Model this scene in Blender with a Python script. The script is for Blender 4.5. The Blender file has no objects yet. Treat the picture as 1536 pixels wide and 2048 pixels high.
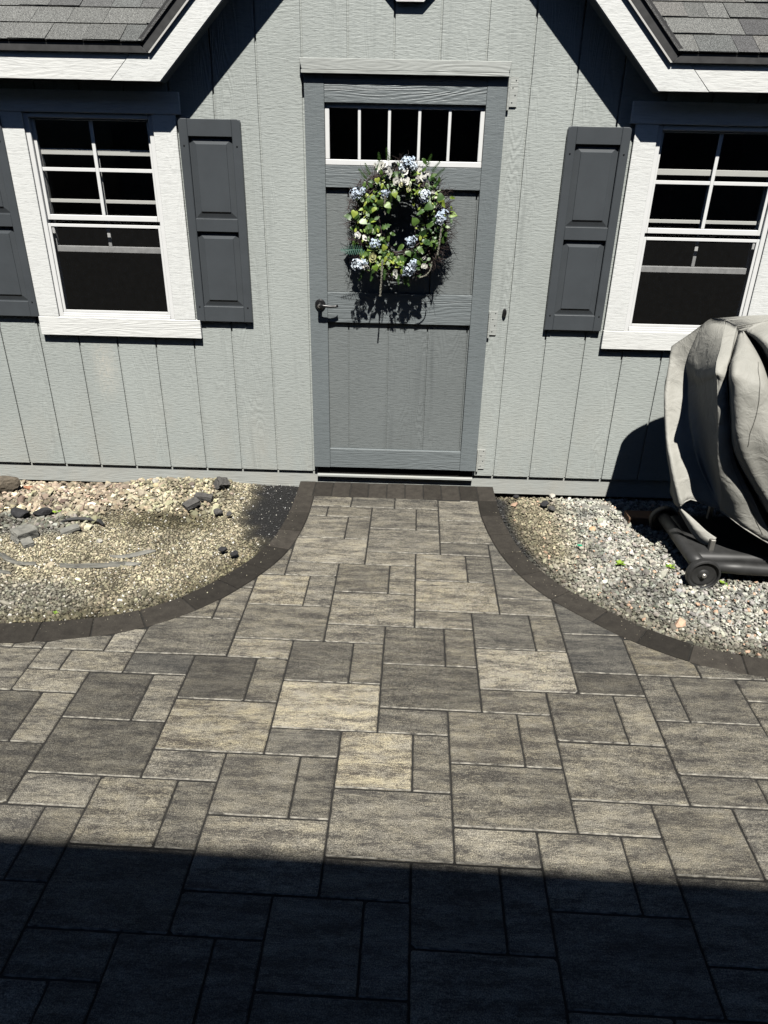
import bpy, bmesh, math, random
import numpy as np
from mathutils import Vector, Matrix, Euler

S = bpy.context.scene
COL = S.collection
random.seed(7)
rng = np.random.default_rng(11)

# ------------------------------------------------------------------ camera
cam_d = bpy.data.cameras.new('camera')
cam = bpy.data.objects.new('camera', cam_d)
COL.objects.link(cam)
S.camera = cam
cam.location = (0.23984, -3.69614, 1.7006)
cam.rotation_euler = (1.100183, -0.018726, 0.028957)
cam_d.sensor_fit = 'VERTICAL'
cam_d.sensor_height = 36
cam_d.lens = 24.986
cam_d.clip_start = 0.02
cam_d.clip_end = 2000

# ------------------------------------------------------------------ light
SUN_EL = math.radians(60)
SUN_AZ = math.radians(4.8)          # a little to the right of straight behind the camera
world = bpy.data.worlds.new('World')
S.world = world
world.use_nodes = True
wn = world.node_tree
wn.nodes.clear()
sky = wn.nodes.new('ShaderNodeTexSky')
sky.sky_type = 'NISHITA'
sky.sun_disc = False
sky.sun_elevation = SUN_EL
sky.sun_rotation = math.pi - SUN_AZ
sky.altitude = 100
sky.air_density = 0.45
sky.dust_density = 0.0
bg = wn.nodes.new('ShaderNodeBackground')
bg.inputs['Strength'].default_value = 0.055
wo = wn.nodes.new('ShaderNodeOutputWorld')
wn.links.new(sky.outputs[0], bg.inputs[0])
wn.links.new(bg.outputs[0], wo.inputs[0])

sl = bpy.data.lights.new('sun', 'SUN')
sl.energy = 5.0
sl.angle = math.radians(0.53)
sl.color = (1.0, 0.965, 0.90)
sun = bpy.data.objects.new('sun', sl)
COL.objects.link(sun)
ld = Vector((-math.sin(SUN_AZ) * math.cos(SUN_EL), math.cos(SUN_AZ) * math.cos(SUN_EL), -math.sin(SUN_EL)))
sun.rotation_euler = ld.to_track_quat('-Z', 'Y').to_euler()
sun.location = (0.5, -6, 9)

S.view_settings.view_transform = 'Standard'
S.view_settings.look = 'None'
S.view_settings.exposure = 0.64
S.view_settings.gamma = 1
S.view_settings.use_curve_mapping = False
S.cycles.diffuse_bounces = 0
S.render.resolution_x = 768
S.render.resolution_y = 1024

# ------------------------------------------------------------------ helpers
def tag(o, label=None, cat=None, group=None, kind=None):
    if label: o['label'] = label
    if cat: o['category'] = cat
    if group: o['group'] = group
    if kind: o['kind'] = kind
    return o

def empty(name, loc=(0, 0, 0), parent=None, **k):
    o = bpy.data.objects.new(name, None)
    o.location = loc
    o.empty_display_size = 0.1
    COL.objects.link(o)
    if parent: o.parent = parent
    return tag(o, **k)

def obj(name, me, mat=None, parent=None, color=None, loc=None, rot=None, scale=None, **k):
    o = bpy.data.objects.new(name, me)
    if mat is not None and len(me.materials) == 0:
        me.materials.append(mat)
    COL.objects.link(o)
    if parent is not None:
        o.parent = parent
    if color: o.color = color
    if loc is not None: o.location = loc
    if rot is not None: o.rotation_euler = rot
    if scale is not None: o.scale = scale
    return tag(o, **k)

class MB:
    def __init__(s):
        s.v = []; s.f = []
    def add(s, vs, fs):
        n = len(s.v)
        s.v.extend([tuple(map(float, v)) for v in vs])
        s.f.extend([tuple(i + n for i in f) for f in fs])
        return s
    def box(s, x0, x1, y0, y1, z0, z1, c=0.0):
        """box, edges chamfered by c"""
        if c <= 0:
            return s.add([(x, y, z) for z in (z0, z1) for y in (y0, y1) for x in (x0, x1)],
                         [(0, 2, 3, 1), (4, 5, 7, 6), (0, 1, 5, 4), (2, 6, 7, 3), (0, 4, 6, 2), (1, 3, 7, 5)])
        bm = bmesh.new()
        bmesh.ops.create_cube(bm, size=1)
        for v in bm.verts:
            v.co = Vector(((x0 + x1) / 2 + v.co.x * (x1 - x0), (y0 + y1) / 2 + v.co.y * (y1 - y0), (z0 + z1) / 2 + v.co.z * (z1 - z0)))
        bmesh.ops.bevel(bm, geom=bm.edges[:], offset=c, segments=1, affect='EDGES', profile=.5)
        return s.bm(bm)
    def bm(s, bm):
        bm.verts.index_update()
        s.add([v.co for v in bm.verts], [[v.index for v in f.verts] for f in bm.faces])
        bm.free()
        return s
    def prism(s, poly, a0, a1, axis='y', c=0.0):
        """polygon in the plane across `axis`, extruded from a0 to a1, rims chamfered"""
        n = len(poly)
        def P(p, a):
            if axis == 'y': return (p[0], a, p[1])
            if axis == 'z': return (p[0], p[1], a)
            return (a, p[0], p[1])
        if c > 0:
            inn = inset(poly, c)
            sg = 1 if a1 > a0 else -1
            rings = [[P(p, a0) for p in poly], [P(p, a1 - sg * c) for p in poly], [P(p, a1) for p in inn]]
        else:
            rings = [[P(p, a0) for p in poly], [P(p, a1) for p in poly]]
        vs = [v for r in rings for v in r]
        fs = []
        for k in range(len(rings) - 1):
            for i in range(n):
                j = (i + 1) % n
                fs.append((k * n + i, k * n + j, (k + 1) * n + j, (k + 1) * n + i))
        fs.append(tuple(range((len(rings) - 1) * n, len(rings) * n)))
        fs.append(tuple(reversed(range(n))))
        return s.add(vs, fs)
    def tube(s, pts, r, n=6, cap=True):
        pts = [Vector(p) for p in pts]
        rr = r if isinstance(r, (list, tuple)) else [r] * len(pts)
        rings = []
        up = Vector((0.13, 0.2, 0.97))
        for i, p in enumerate(pts):
            d = (pts[min(i + 1, len(pts) - 1)] - pts[max(i - 1, 0)]).normalized()
            a = d.cross(up)
            if a.length < 1e-3: a = d.cross(Vector((1, 0, 0)))
            a.normalize(); b = d.cross(a)
            rings.append([p + (a * math.cos(2 * math.pi * k / n) + b * math.sin(2 * math.pi * k / n)) * rr[i] for k in range(n)])
        vs = [v for r_ in rings for v in r_]
        fs = []
        for i in range(len(pts) - 1):
            for k in range(n):
                k2 = (k + 1) % n
                fs.append((i * n + k, i * n + k2, (i + 1) * n + k2, (i + 1) * n + k))
        if cap:
            fs.append(tuple(reversed(range(n))))
            fs.append(tuple(range((len(pts) - 1) * n, len(pts) * n)))
        return s.add(vs, fs)
    def lathe(s, prof, c, axis='y', n=24):
        """profile [(r, a)] turned about `axis` through c"""
        m = len(prof); vs = []
        for r, a in prof:
            for k in range(n):
                t = 2 * math.pi * k / n
                u, w = r * math.cos(t), r * math.sin(t)
                vs.append({'y': (c[0] + u, c[1] + a, c[2] + w), 'z': (c[0] + u, c[1] + w, c[2] + a), 'x': (c[0] + a, c[1] + u, c[2] + w)}[axis])
        fs = []
        for i in range(m - 1):
            for k in range(n):
                k2 = (k + 1) % n
                fs.append((i * n + k, i * n + k2, (i + 1) * n + k2, (i + 1) * n + k))
        fs.append(tuple(range(n))); fs.append(tuple(reversed(range((m - 1) * n, m * n))))
        return s.add(vs, fs)
    def mesh(s, name, mat=None, smooth=False, fix=True):
        me = bpy.data.meshes.new(name)
        me.from_pydata(s.v, [], s.f)
        if fix:
            bm = bmesh.new(); bm.from_mesh(me)
            bmesh.ops.recalc_face_normals(bm, faces=bm.faces)
            bm.to_mesh(me); bm.free()
        if smooth:
            me.polygons.foreach_set('use_smooth', [True] * len(me.polygons))
        if mat is not None: me.materials.append(mat)
        me.update()
        return me
    def obj(s, name, mat, parent=None, smooth=False, fix=True, **k):
        return obj(name, s.mesh(name, mat, smooth, fix), None, parent, **k)

def inset(poly, c):
    n = len(poly); out = []
    A = sum(poly[i][0] * poly[(i + 1) % n][1] - poly[(i + 1) % n][0] * poly[i][1] for i in range(n))
    sg = 1 if A > 0 else -1
    for i in range(n):
        p0, p1, p2 = Vector(poly[i - 1]), Vector(poly[i]), Vector(poly[(i + 1) % n])
        d1, d2 = (p1 - p0), (p2 - p1)
        if d1.length < 1e-9 or d2.length < 1e-9:
            out.append(tuple(p1)); continue
        d1.normalize(); d2.normalize()
        n1, n2 = Vector((-d1.y, d1.x)) * sg, Vector((-d2.y, d2.x)) * sg
        b = n1 + n2
        if b.length < 1e-6: b = n1.copy()
        b.normalize()
        k = c / max(0.5, b.dot(n1))
        out.append(tuple(p1 + b * k))
    return out

# ------------------------------------------------------------------ materials
class NT:
    def __init__(s, name):
        s.m = bpy.data.materials.new(name); s.m.use_nodes = True
        s.t = s.m.node_tree; s.t.nodes.clear()
        s.out = s.n('ShaderNodeOutputMaterial')
        s.p = s.n('ShaderNodeBsdfPrincipled')
        s.l(s.p.outputs[0], s.out.inputs[0])
    def n(s, t, **k):
        nd = s.t.nodes.new(t)
        for a, b in k.items(): setattr(nd, a, b)
        return nd
    def l(s, a, b): s.t.links.new(a, b)
    def setp(s, **k):
        for a, b in k.items():
            s.p.inputs[a.replace('_', ' ')].default_value = b
    def coord(s, kind='Object', scale=(1, 1, 1), rot=(0, 0, 0), offs=None):
        c = s.n('ShaderNodeTexCoord'); m = s.n('ShaderNodeMapping')
        m.inputs['Scale'].default_value = scale; m.inputs['Rotation'].default_value = rot
        s.l(c.outputs[kind], m.inputs[0])
        if offs is not None: s.l(offs, m.inputs['Location'])
        return m.outputs[0]
    def noise(s, vec, scale, detail=3, rough=.55, dist=0.0):
        x = s.n('ShaderNodeTexNoise')
        x.inputs['Scale'].default_value = scale; x.inputs['Detail'].default_value = detail
        x.inputs['Roughness'].default_value = rough; x.inputs['Distortion'].default_value = dist
        s.l(vec, x.inputs['Vector'])
        return x.outputs[0]
    def ramp(s, fac, stops):
        r = s.n('ShaderNodeValToRGB'); e = r.color_ramp.elements
        while len(e) < len(stops): e.new(0.5)
        for i, (p, c) in enumerate(stops):
            e[i].position = p
            e[i].color = (c, c, c, 1) if not isinstance(c, (tuple, list)) else (*c[:3], 1)
        s.l(fac, r.inputs[0])
        return r.outputs[0]
    def math(s, op, a, b=None, c=None, clamp=False):
        m = s.n('ShaderNodeMath', operation=op); m.use_clamp = clamp
        for i, x in enumerate((a, b, c)):
            if x is None: continue
            if isinstance(x, (int, float)): m.inputs[i].default_value = x
            else: s.l(x, m.inputs[i])
        return m.outputs[0]
    def mix(s, fac, a, b, mode='MIX'):
        m = s.n('ShaderNodeMix', data_type='RGBA', blend_type=mode)
        for i, x in ((0, fac), (6, a), (7, b)):
            if isinstance(x, (int, float)):
                m.inputs[i].default_value = x if i == 0 else (x, x, x, 1)
            elif isinstance(x, tuple): m.inputs[i].default_value = (*x[:3], 1)
            else: s.l(x, m.inputs[i])
        return m.outputs[2]
    def bump(s, h, dist=0.001, strength=1.0):
        b = s.n('ShaderNodeBump'); b.inputs['Distance'].default_value = dist; b.inputs['Strength'].default_value = strength
        s.l(h, b.inputs['Height']); s.l(b.outputs[0], s.p.inputs['Normal'])

def paint(name, col, axis='z', rough=.55, grain=1.0, dirt=.06, smudge=None, dirt_col=None):
    """painted embossed wood grain; `axis` is the board's long direction"""
    t = NT(name)
    # wavy cathedral grain along the board
    sc = {'z': (1, 1, .10), 'x': (.10, 1, 1)}[axis]
    v = t.coord(scale=sc)
    n1 = t.noise(v, 9, 2, .5)
    rings = t.math('SINE', t.math('MULTIPLY', n1, 150))
    # fine ticks running across (roller + emboss texture)
    sc2 = {'z': (26, 26, 130), 'x': (14, 110, 110)}[axis]
    ticks = t.noise(t.coord(scale=sc2), 1.0, 3, .6, .5)
    mask = t.ramp(t.noise(t.coord(scale=sc), 4.3, 2), [(.42, 0.12), (.62, 1)])
    h = t.math('ADD', t.math('MULTIPLY', t.math('MULTIPLY', rings, mask), .28), t.math('MULTIPLY', ticks, 1.1))
    fine = t.noise(t.coord(), 420, 2, .6)
    h = t.math('ADD', h, t.math('MULTIPLY', fine, .18))
    t.bump(h, .0021 * grain, 1)
    # uneven paint and dust
    big = t.noise(t.coord(scale=(1, 1, .6)), 2.3, 4, .6)
    c1 = tuple(x * (1 - dirt * 1.4) for x in col); c2 = tuple(min(1, x * (1 + dirt)) for x in col)
    base = t.mix(t.ramp(big, [(.3, 0), (.7, 1)]), c1, c2)
    pores = t.ramp(ticks, [(.30, .86), (.5, 1)])
    base = t.mix(1.0, base, pores, 'MULTIPLY')
    if dirt_col:
        # dust splashed low on the wall
        sep = t.n('ShaderNodeSeparateXYZ'); t.l(t.coord(), sep.inputs[0])
        low = t.math('SUBTRACT', 1.0, t.math('MULTIPLY', sep.outputs[2], 1.7), clamp=True)
        sp = t.ramp(t.noise(t.coord(scale=(1, 1, .5)), 5, 5, .65), [(.42, 0), (.75, .55)])
        base = t.mix(t.math('MULTIPLY', low, sp), base, dirt_col)
    if smudge:
        # a pale chalky scuff with its own outline
        mp = t.n('ShaderNodeVectorMath', operation='DISTANCE'); mp.inputs[1].default_value = (smudge[0], 0, smudge[1] * .38)
        t.l(t.coord(scale=(1, 1, .38)), mp.inputs[0])
        w = t.math('SUBTRACT', 1.0, t.math('DIVIDE', mp.outputs['Value'], smudge[2]), clamp=True)
        w = t.math('MULTIPLY', w, t.ramp(t.noise(t.coord(scale=(1, 1, .6)), 60, 4, .7), [(.4, .15), (.65, .9)]))
        base = t.mix(w, base, (.55, .53, .47))
    if axis == 'z' and col[0] > .3:
        fl = t.ramp(t.noise(t.coord(), 38, 2, .5), [(.755, 0), (.78, .6)])
        base = t.mix(fl, base, (.62, .63, .60))
    t.l(base, t.p.inputs['Base Color'])
    t.setp(Roughness=rough)
    return t.m

def plain(name, col, rough=.5, metal=0, nscale=0, namp=.15, bump=0, bscale=60, spec=.5):
    t = NT(name)
    if nscale:
        n = t.noise(t.coord(), nscale, 4, .6)
        t.l(t.mix(t.ramp(n, [(.3, 0), (.7, 1)]), tuple(c * (1 - namp) for c in col), tuple(min(1, c * (1 + namp)) for c in col)), t.p.inputs['Base Color'])
    else:
        t.setp(Base_Color=(*col, 1))
    if bump:
        t.bump(t.noise(t.coord(), bscale, 4, .6), bump)
    t.setp(Roughness=rough, Metallic=metal)
    t.p.inputs['Specular IOR Level'].default_value = spec
    return t.m

SIDING = (.382, .412, .397)
M = {}
M['siding'] = paint('siding_paint', SIDING, 'z', .55, .95, .06, dirt_col=(.42, .40, .35), smudge=(-1.34, .64, .085))
M['siding_trim'] = paint('grey_trim_paint', (.40, .42, .403), 'x', .5, .5, .04, dirt_col=(.42, .40, .35))
M['door'] = paint('door_stile_paint', (.165, .188, .197), 'z', .5, .7, .05)
M['door_rail'] = paint('door_rail_paint', (.168, .190, .198), 'x', .5, 1.1, .06)
M['door_panel'] = paint('door_panel_paint', (.178, .196, .198), 'z', .5, .9, .07)
M['white_z'] = paint('white_trim_paint_upright', (.72, .735, .725), 'z', .5, .55, .02)
M['white_x'] = paint('white_trim_paint_level', (.73, .74, .725), 'x', .5, .65, .02)
M['vinyl'] = plain('white_vinyl', (.74, .75, .75), .35, nscale=20, namp=.03)
M['shutter'] = plain('charcoal_shutter_plastic', (.062, .070, .078), .42, nscale=9, namp=.08, bump=.0003, bscale=300)
M['drip'] = plain('dark_drip_edge_metal', (.085, .085, .086), .35, .3, nscale=30, namp=.2)
M['drip_lip'] = plain('bare_metal_lip', (.72, .71, .68), .4, .3)
M['black'] = plain('black_hardware', (.012, .012, .013), .3)
M['screw'] = plain('screw_head', (.05, .055, .06), .4, .5)
M['dark_in'] = plain('unlit_interior_board', (.018, .017, .016), .95, spec=.1)
M['concrete'] = plain('concrete_block', (.3, .29, .27), .9, nscale=12)
M['house_wall'] = plain('brown_grey_house_siding', (.13, .12, .11), .8, nscale=4)
M['house_glass'] = plain('house_window_glass', (.02, .022, .025), .1)
M['soffit'] = paint('soffit_paint', (.30, .33, .33), 'x', .6, .7, .04)

def glass_mat():
    t = NT('window_glass')
    tr = t.n('ShaderNodeBsdfTransparent'); tr.inputs[0].default_value = (.92, .92, .91, 1)
    gl = t.n('ShaderNodeBsdfGlossy'); gl.inputs['Roughness'].default_value = .02
    fr = t.n('ShaderNodeFresnel'); fr.inputs[0].default_value = 1.5
    mx = t.n('ShaderNodeMixShader')
    dirt = t.ramp(t.noise(t.coord(), 130, 3, .7), [(.68, 0), (.86, .25)])
    df = t.n('ShaderNodeBsdfDiffuse'); df.inputs[0].default_value = (.35, .35, .33, 1)
    mx2 = t.n('ShaderNodeMixShader')
    gm = t.n('ShaderNodeNewGeometry')
    t.l(t.math('MULTIPLY', fr.outputs[0], t.math('SUBTRACT', 1.0, gm.outputs['Backfacing'])), mx.inputs[0]); t.l(tr.outputs[0], mx.inputs[1]); t.l(gl.outputs[0], mx.inputs[2])
    t.l(t.math('MULTIPLY', dirt, .5), mx2.inputs[0]); t.l(mx.outputs[0], mx2.inputs[1]); t.l(df.outputs[0], mx2.inputs[2])
    t.l(mx2.outputs[0], t.out.inputs[0])
    return t.m
M['glass'] = glass_mat()

def screen_mat():
    t = NT('insect_screen_mesh')
    tr = t.n('ShaderNodeBsdfTransparent')
    df = t.n('ShaderNodeBsdfDiffuse'); df.inputs[0].default_value = (.020, .020, .020, 1)
    mx = t.n('ShaderNodeMixShader')
    n = t.noise(t.coord(), 35, 4, .6)
    t.l(t.ramp(n, [(.3, .20), (.75, .30)]), mx.inputs[0])
    t.l(tr.outputs[0], mx.inputs[1]); t.l(df.outputs[0], mx.inputs[2])
    t.l(mx.outputs[0], t.out.inputs[0])
    return t.m
M['screen'] = screen_mat()

def paver_mat():
    t = NT('blended_concrete_paver')
    oi = t.n('ShaderNodeObjectInfo')
    sep = t.n('ShaderNodeSeparateColor'); t.l(oi.outputs['Color'], sep.inputs[0])
    R_, G_, B_ = sep.outputs[0], sep.outputs[1], sep.outputs[2]
    rnd = t.n('ShaderNodeCombineXYZ')
    t.l(t.math('MULTIPLY', oi.outputs['Random'], 37), rnd.inputs[0]); t.l(t.math('MULTIPLY', oi.outputs['Random'], 91), rnd.inputs[1])
    v = t.coord(scale=(1, 4.6, 1), offs=rnd.outputs[0])
    streak = t.noise(v, 5.5, 6, .66, .25)
    v2 = t.coord(scale=(1, 2.6, 1), offs=rnd.outputs[0])
    blot = t.noise(v2, 34, 6, .74, .5)
    spk = t.noise(t.coord(offs=rnd.outputs[0]), 330, 3, .7)
    grit = t.noise(t.coord(offs=rnd.outputs[0]), 900, 1, .5)
    fib = t.noise(t.coord(scale=(1, 7, 1), offs=rnd.outputs[0]), 42, 4, .7, .3)
    m = t.math('ADD', t.math('MULTIPLY', streak, .46), t.math('ADD', t.math('MULTIPLY', blot, .26), t.math('MULTIPLY', fib, .28)))
    m = t.math('ADD', m, t.math('MULTIPLY', t.math('SUBTRACT', spk, .5), .30))
    fac = t.math('ADD', t.math('MULTIPLY', t.math('SUBTRACT', m, .5), t.math('ADD', 2.6, t.math('MULTIPLY', G_, 7.5))), t.math('ADD', .16, t.math('MULTIPLY', G_, .50)), clamp=True)
    hue = t.math('MULTIPLY', B_, t.ramp(t.noise(t.coord(scale=(1, 2.2, 1), offs=rnd.outputs[0]), 13, 3, .6), [(.38, .25), (.62, 1.25)]), clamp=True)
    dark = t.mix(B_, (.047, .046, .044), (.066, .056, .045))
    lightc = t.mix(hue, (.225, .210, .176), (.325, .288, .200))
    col = t.mix(fac, dark, lightc)
    col = t.mix(1.0, col, t.ramp(spk, [(.30, .55), (.5, 1.0), (.66, 1.75)]), 'MULTIPLY')
    # pale haze of efflorescence / sand in the pores
    eff = t.ramp(t.noise(t.coord(offs=rnd.outputs[0]), 48, 6, .8), [(.54, 0), (.74, .45)])
    col = t.mix(eff, col, (.34, .33, .28))
    col = t.mix(1.0, col, t.mix(R_, (0, 0, 0), (2, 2, 2)), 'MULTIPLY')
    t.l(col, t.p.inputs['Base Color'])
    h = t.math('ADD', t.math('MULTIPLY', spk, .55), t.math('MULTIPLY', blot, .9))
    h = t.math('ADD', h, t.math('MULTIPLY', grit, .3))
    # shallow slate-like creases
    cr = t.math('ABSOLUTE', t.math('SUBTRACT', t.noise(t.coord(scale=(1, 1.8, 1), offs=rnd.outputs[0]), 7, 4, .55, .8), .5))
    h = t.math('ADD', h, t.math('MULTIPLY', t.ramp(cr, [(0, 0), (.03, 1)]), .28))
    t.bump(h, .0030, 1)
    t.setp(Roughness=.82)
    t.p.inputs['Specular IOR Level'].default_value = .3
    return t.m
M['paver'] = paver_mat()
M['rim'] = plain('sunlit_efflorescent_edge', (.19, .18, .155), .85, nscale=40, namp=.9, bump=.002, bscale=200)  # pale colour for chamfers: painted sun highlight together with efflorescence

def border_mat():
    t = NT('dark_brown_border_paver')
    oi = t.n('ShaderNodeObjectInfo')
    n = t.noise(t.coord(), 22, 5, .7)
    s = t.noise(t.coord(), 380, 2, .7)
    c = t.mix(t.ramp(n, [(.3, 0), (.75, 1)]), (.025, .022, .019), (.048, .043, .036))
    c = t.mix(1.0, c, t.ramp(s, [(.3, .75), (.7, 1.35)]), 'MULTIPLY')
    br = t.math('ADD', .62, t.math('MULTIPLY', oi.outputs['Random'], .75))
    cb = t.n('ShaderNodeCombineColor')
    for i in range(3): t.l(br, cb.inputs[i])
    c = t.mix(1.0, c, cb.outputs[0], 'MULTIPLY')
    t.l(c, t.p.inputs['Base Color'])
    t.bump(t.math('ADD', s, n), .0012)
    t.setp(Roughness=.9); t.p.inputs['Specular IOR Level'].default_value = .2
    return t.m
M['border'] = border_mat()

def shingle_mat():
    t = NT('grey_asphalt_shingle')
    oi = t.n('ShaderNodeObjectInfo')
    g = t.noise(t.coord(), 420, 2, .7)
    g2 = t.noise(t.coord(), 160, 2, .6)
    c = t.mix(1.0, oi.outputs['Color'], t.ramp(g, [(.36, .15), (.5, .85), (.62, 3.2)]), 'MULTIPLY')
    c = t.mix(1.0, c, t.ramp(g2, [(.3, .7), (.7, 1.3)]), 'MULTIPLY')
    t.l(c, t.p.inputs['Base Color'])
    t.bump(t.math('ADD', g, g2), .0025)
    t.setp(Roughness=.9)
    return t.m
M['shingle'] = shingle_mat()

def attr_mat(name, rough=.85, bump=.0006, bscale=500, amp=.25):
    t = NT(name)
    a = t.n('ShaderNodeAttribute'); a.attribute_name = 'tint'
    n = t.noise(t.coord(), bscale, 3, .7)
    c = t.mix(1.0, a.outputs[0], t.ramp(n, [(.3, 1 - amp), (.7, 1 + amp)]), 'MULTIPLY')
    t.l(c, t.p.inputs['Base Color'])
    t.bump(n, bump)
    t.setp(Roughness=rough); t.p.inputs['Specular IOR Level'].default_value = .3
    return t.m
M['stone'] = attr_mat('crushed_stone')
M['soil'] = attr_mat('stone_dust_and_soil', .95, .004, 140, .35)
M['sand'] = plain('dark_joint_sand', (.017, .016, .014), .95, nscale=90, namp=.5, bump=.004, bscale=200)
M['dirt'] = plain('bare_dirt', (.14, .12, .09), .95, nscale=3, namp=.3, bump=.01, bscale=20)
M['rock_dark'] = plain('broken_dark_paver_concrete', (.075, .072, .068), .9, nscale=60, namp=.4, bump=.003, bscale=150)
M['rock_char'] = plain('charcoal_rock', (.022, .022, .024), .85, nscale=30, namp=.5, bump=.005, bscale=60)
M['rock_brown'] = plain('brown_field_stone', (.12, .10, .075), .9, nscale=14, namp=.5, bump=.008, bscale=30)
M['rock_pale'] = plain('pale_field_stone', (.42, .40, .35), .9, nscale=20, namp=.3, bump=.004, bscale=60)
M['timber'] = paint('weathered_timber', (.17, .10, .06), 'x', .85, 2.0, .3)
M['scrap'] = plain('green_plastic_scrap', (.01, .30, .16), .4)

def slate_mat():
    t = NT('layered_grey_slate')
    v = t.coord(scale=(1, 1, 6))
    n = t.noise(v, 14, 5, .65, .6)
    c = t.mix(t.ramp(n, [(.3, 0), (.7, 1)]), (.11, .11, .10), (.27, .265, .235))
    t.l(c, t.p.inputs['Base Color']); t.bump(n, .006)
    t.setp(Roughness=.85)
    return t.m
M['slate'] = slate_mat()

def cloth_mat():
    t = NT('grey_polyester_cover')
    v = t.coord()
    n = t.noise(v, 5, 5, .6)
    c = t.mix(t.ramp(n, [(.3, 0), (.72, 1)]), (.27, .268, .243), (.335, .33, .30))
    st = t.ramp(t.noise(v, 17, 5, .7), [(.62, 0), (.85, .35)])
    c = t.mix(st, c, (.34, .335, .30))
    t.l(c, t.p.inputs['Base Color'])
    weave = t.noise(t.coord(scale=(1, 1, 1)), 800, 1)
    wr = t.noise(v, 16, 4, .55, .6)
    t.bump(t.math('ADD', t.math('MULTIPLY', wr, 5.0), t.math('MULTIPLY', weave, .12)), .0016)
    t.setp(Roughness=.62)
    t.p.inputs['Specular IOR Level'].default_value = .35
    return t.m
M['cloth'] = cloth_mat()
M['seam'] = plain('seam_thread', (.12, .118, .105), .8)
M['rubber'] = plain('black_rubber', (.022, .022, .022), .55, nscale=40, namp=.3, bump=.0006, bscale=200)
M['plastic'] = plain('dusty_black_plastic', (.026, .026, .026), .5, nscale=10, namp=.45)
M['steel'] = plain('dull_steel_leg', (.30, .29, .27), .4, .7, nscale=20)

def leaf_mat(name, col, col2, rough=.45):
    t = NT(name)
    oi = t.n('ShaderNodeObjectInfo')
    f = t.math('ADD', t.math('MULTIPLY', t.noise(t.coord(), 60, 3), .7), t.math('MULTIPLY', oi.outputs['Random'], .4))
    t.l(t.mix(t.ramp(f, [(.35, 0), (.8, 1)]), col, col2), t.p.inputs['Base Color'])
    t.setp(Roughness=rough)
    t.p.inputs['Subsurface Weight'].default_value = 0.0
    return t.m
M['leaf_lime'] = leaf_mat('lime_leaf', (.10, .18, .02), (.34, .40, .07))
M['leaf_green'] = leaf_mat('green_leaf', (.03, .075, .012), (.10, .17, .035))
M['leaf_dark'] = leaf_mat('dark_green_leaf', (.015, .045, .010), (.05, .11, .02))
M['leaf_pale'] = leaf_mat('pale_striped_leaf', (.13, .22, .10), (.50, .55, .38))
M['fern'] = leaf_mat('blue_green_fern', (.05, .16, .12), (.16, .32, .25))
M['twig'] = plain('dark_twig', (.045, .030, .028), .8, nscale=60, namp=.5)
M['strand'] = plain('beaded_grey_strand', (.34, .33, .27), .7, nscale=80, namp=.4)
M['blue'] = leaf_mat('pale_blue_petal', (.50, .60, .73), (.78, .85, .92), .6)
M['cream'] = leaf_mat('cream_white_petal', (.74, .73, .64), (.90, .90, .86), .6)
M['yellowcream'] = leaf_mat('yellow_cream_petal', (.50, .50, .20), (.74, .74, .45), .6)
M['weed'] = leaf_mat('weed_leaf', (.10, .20, .02), (.30, .42, .05))

# ------------------------------------------------------------------ ground and patio
GO = Vector((-0.01634, -0.88729)); GX = Vector((0.117236, -0.002159)); GY = Vector((-0.002159, -0.117236))
def g2w(gx, gy): return GO + GX * gx + GY * gy

def crv(pts, n=140):
    """Catmull-Rom resampled polyline"""
    P = np.array(pts, float); out = []
    Q = np.vstack([2 * P[0] - P[1], P, 2 * P[-1] - P[-2]])
    m = max(2, n // (len(P) - 1))
    for i in range(len(P) - 1):
        p0, p1, p2, p3 = Q[i:i + 4]
        for k in range(m):
            t = k / m
            out.append(.5 * ((2 * p1) + (-p0 + p2) * t + (2 * p0 - 5 * p1 + 4 * p2 - p3) * t * t + (-p0 + 3 * p1 - 3 * p2 + p3) * t ** 3))
    out.append(P[-1])
    return np.array(out)

L_IN = crv([(-.217, -.175), (-.217, -.306), (-.220, -.43), (-.229, -.546), (-.244, -.658), (-.266, -.768), (-.295, -.86), (-.333, -.947), (-.377, -1.032), (-.426, -1.112), (-.495, -1.208), (-.60, -1.318), (-.727, -1.408), (-.855, -1.467), (-.975, -1.503), (-1.10, -1.527), (-1.256, -1.548), (-1.6, -1.575), (-2.1, -1.59), (-2.8, -1.60)])
R_IN = crv([(.686, -.175), (.686, -.343), (.697, -.487), (.722, -.66), (.752, -.79), (.79, -.90), (.845, -1.02), (.911, -1.125), (.988, -1.215), (1.069, -1.30), (1.155, -1.382), (1.253, -1.455), (1.37, -1.525), (1.475, -1.566), (1.626, -1.600), (2.0, -1.632), (2.5, -1.65), (3.1, -1.66)])

def offset_curve(c, side, w0, w1, n1):
    out = []
    for i in range(len(c)):
        d = c[min(i + 1, len(c) - 1)] - c[max(i - 1, 0)]; d = d / np.linalg.norm(d)
        nrm = np.array([-d[1], d[0]]) * side
        w = w0 + (w1 - w0) * min(1, i / n1)
        out.append(c[i] + nrm * w)
    return np.array(out)
L_OUT = offset_curve(L_IN, -1, .100, .128, 70)
R_OUT = offset_curve(R_IN, 1, .100, .118, 60)
if L_OUT[5][0] > L_IN[5][0]: L_OUT = offset_curve(L_IN, 1, .100, .128, 70)
if R_OUT[5][0] < R_IN[5][0]: R_OUT = offset_curve(R_IN, -1, .100, .118, 60)

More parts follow.
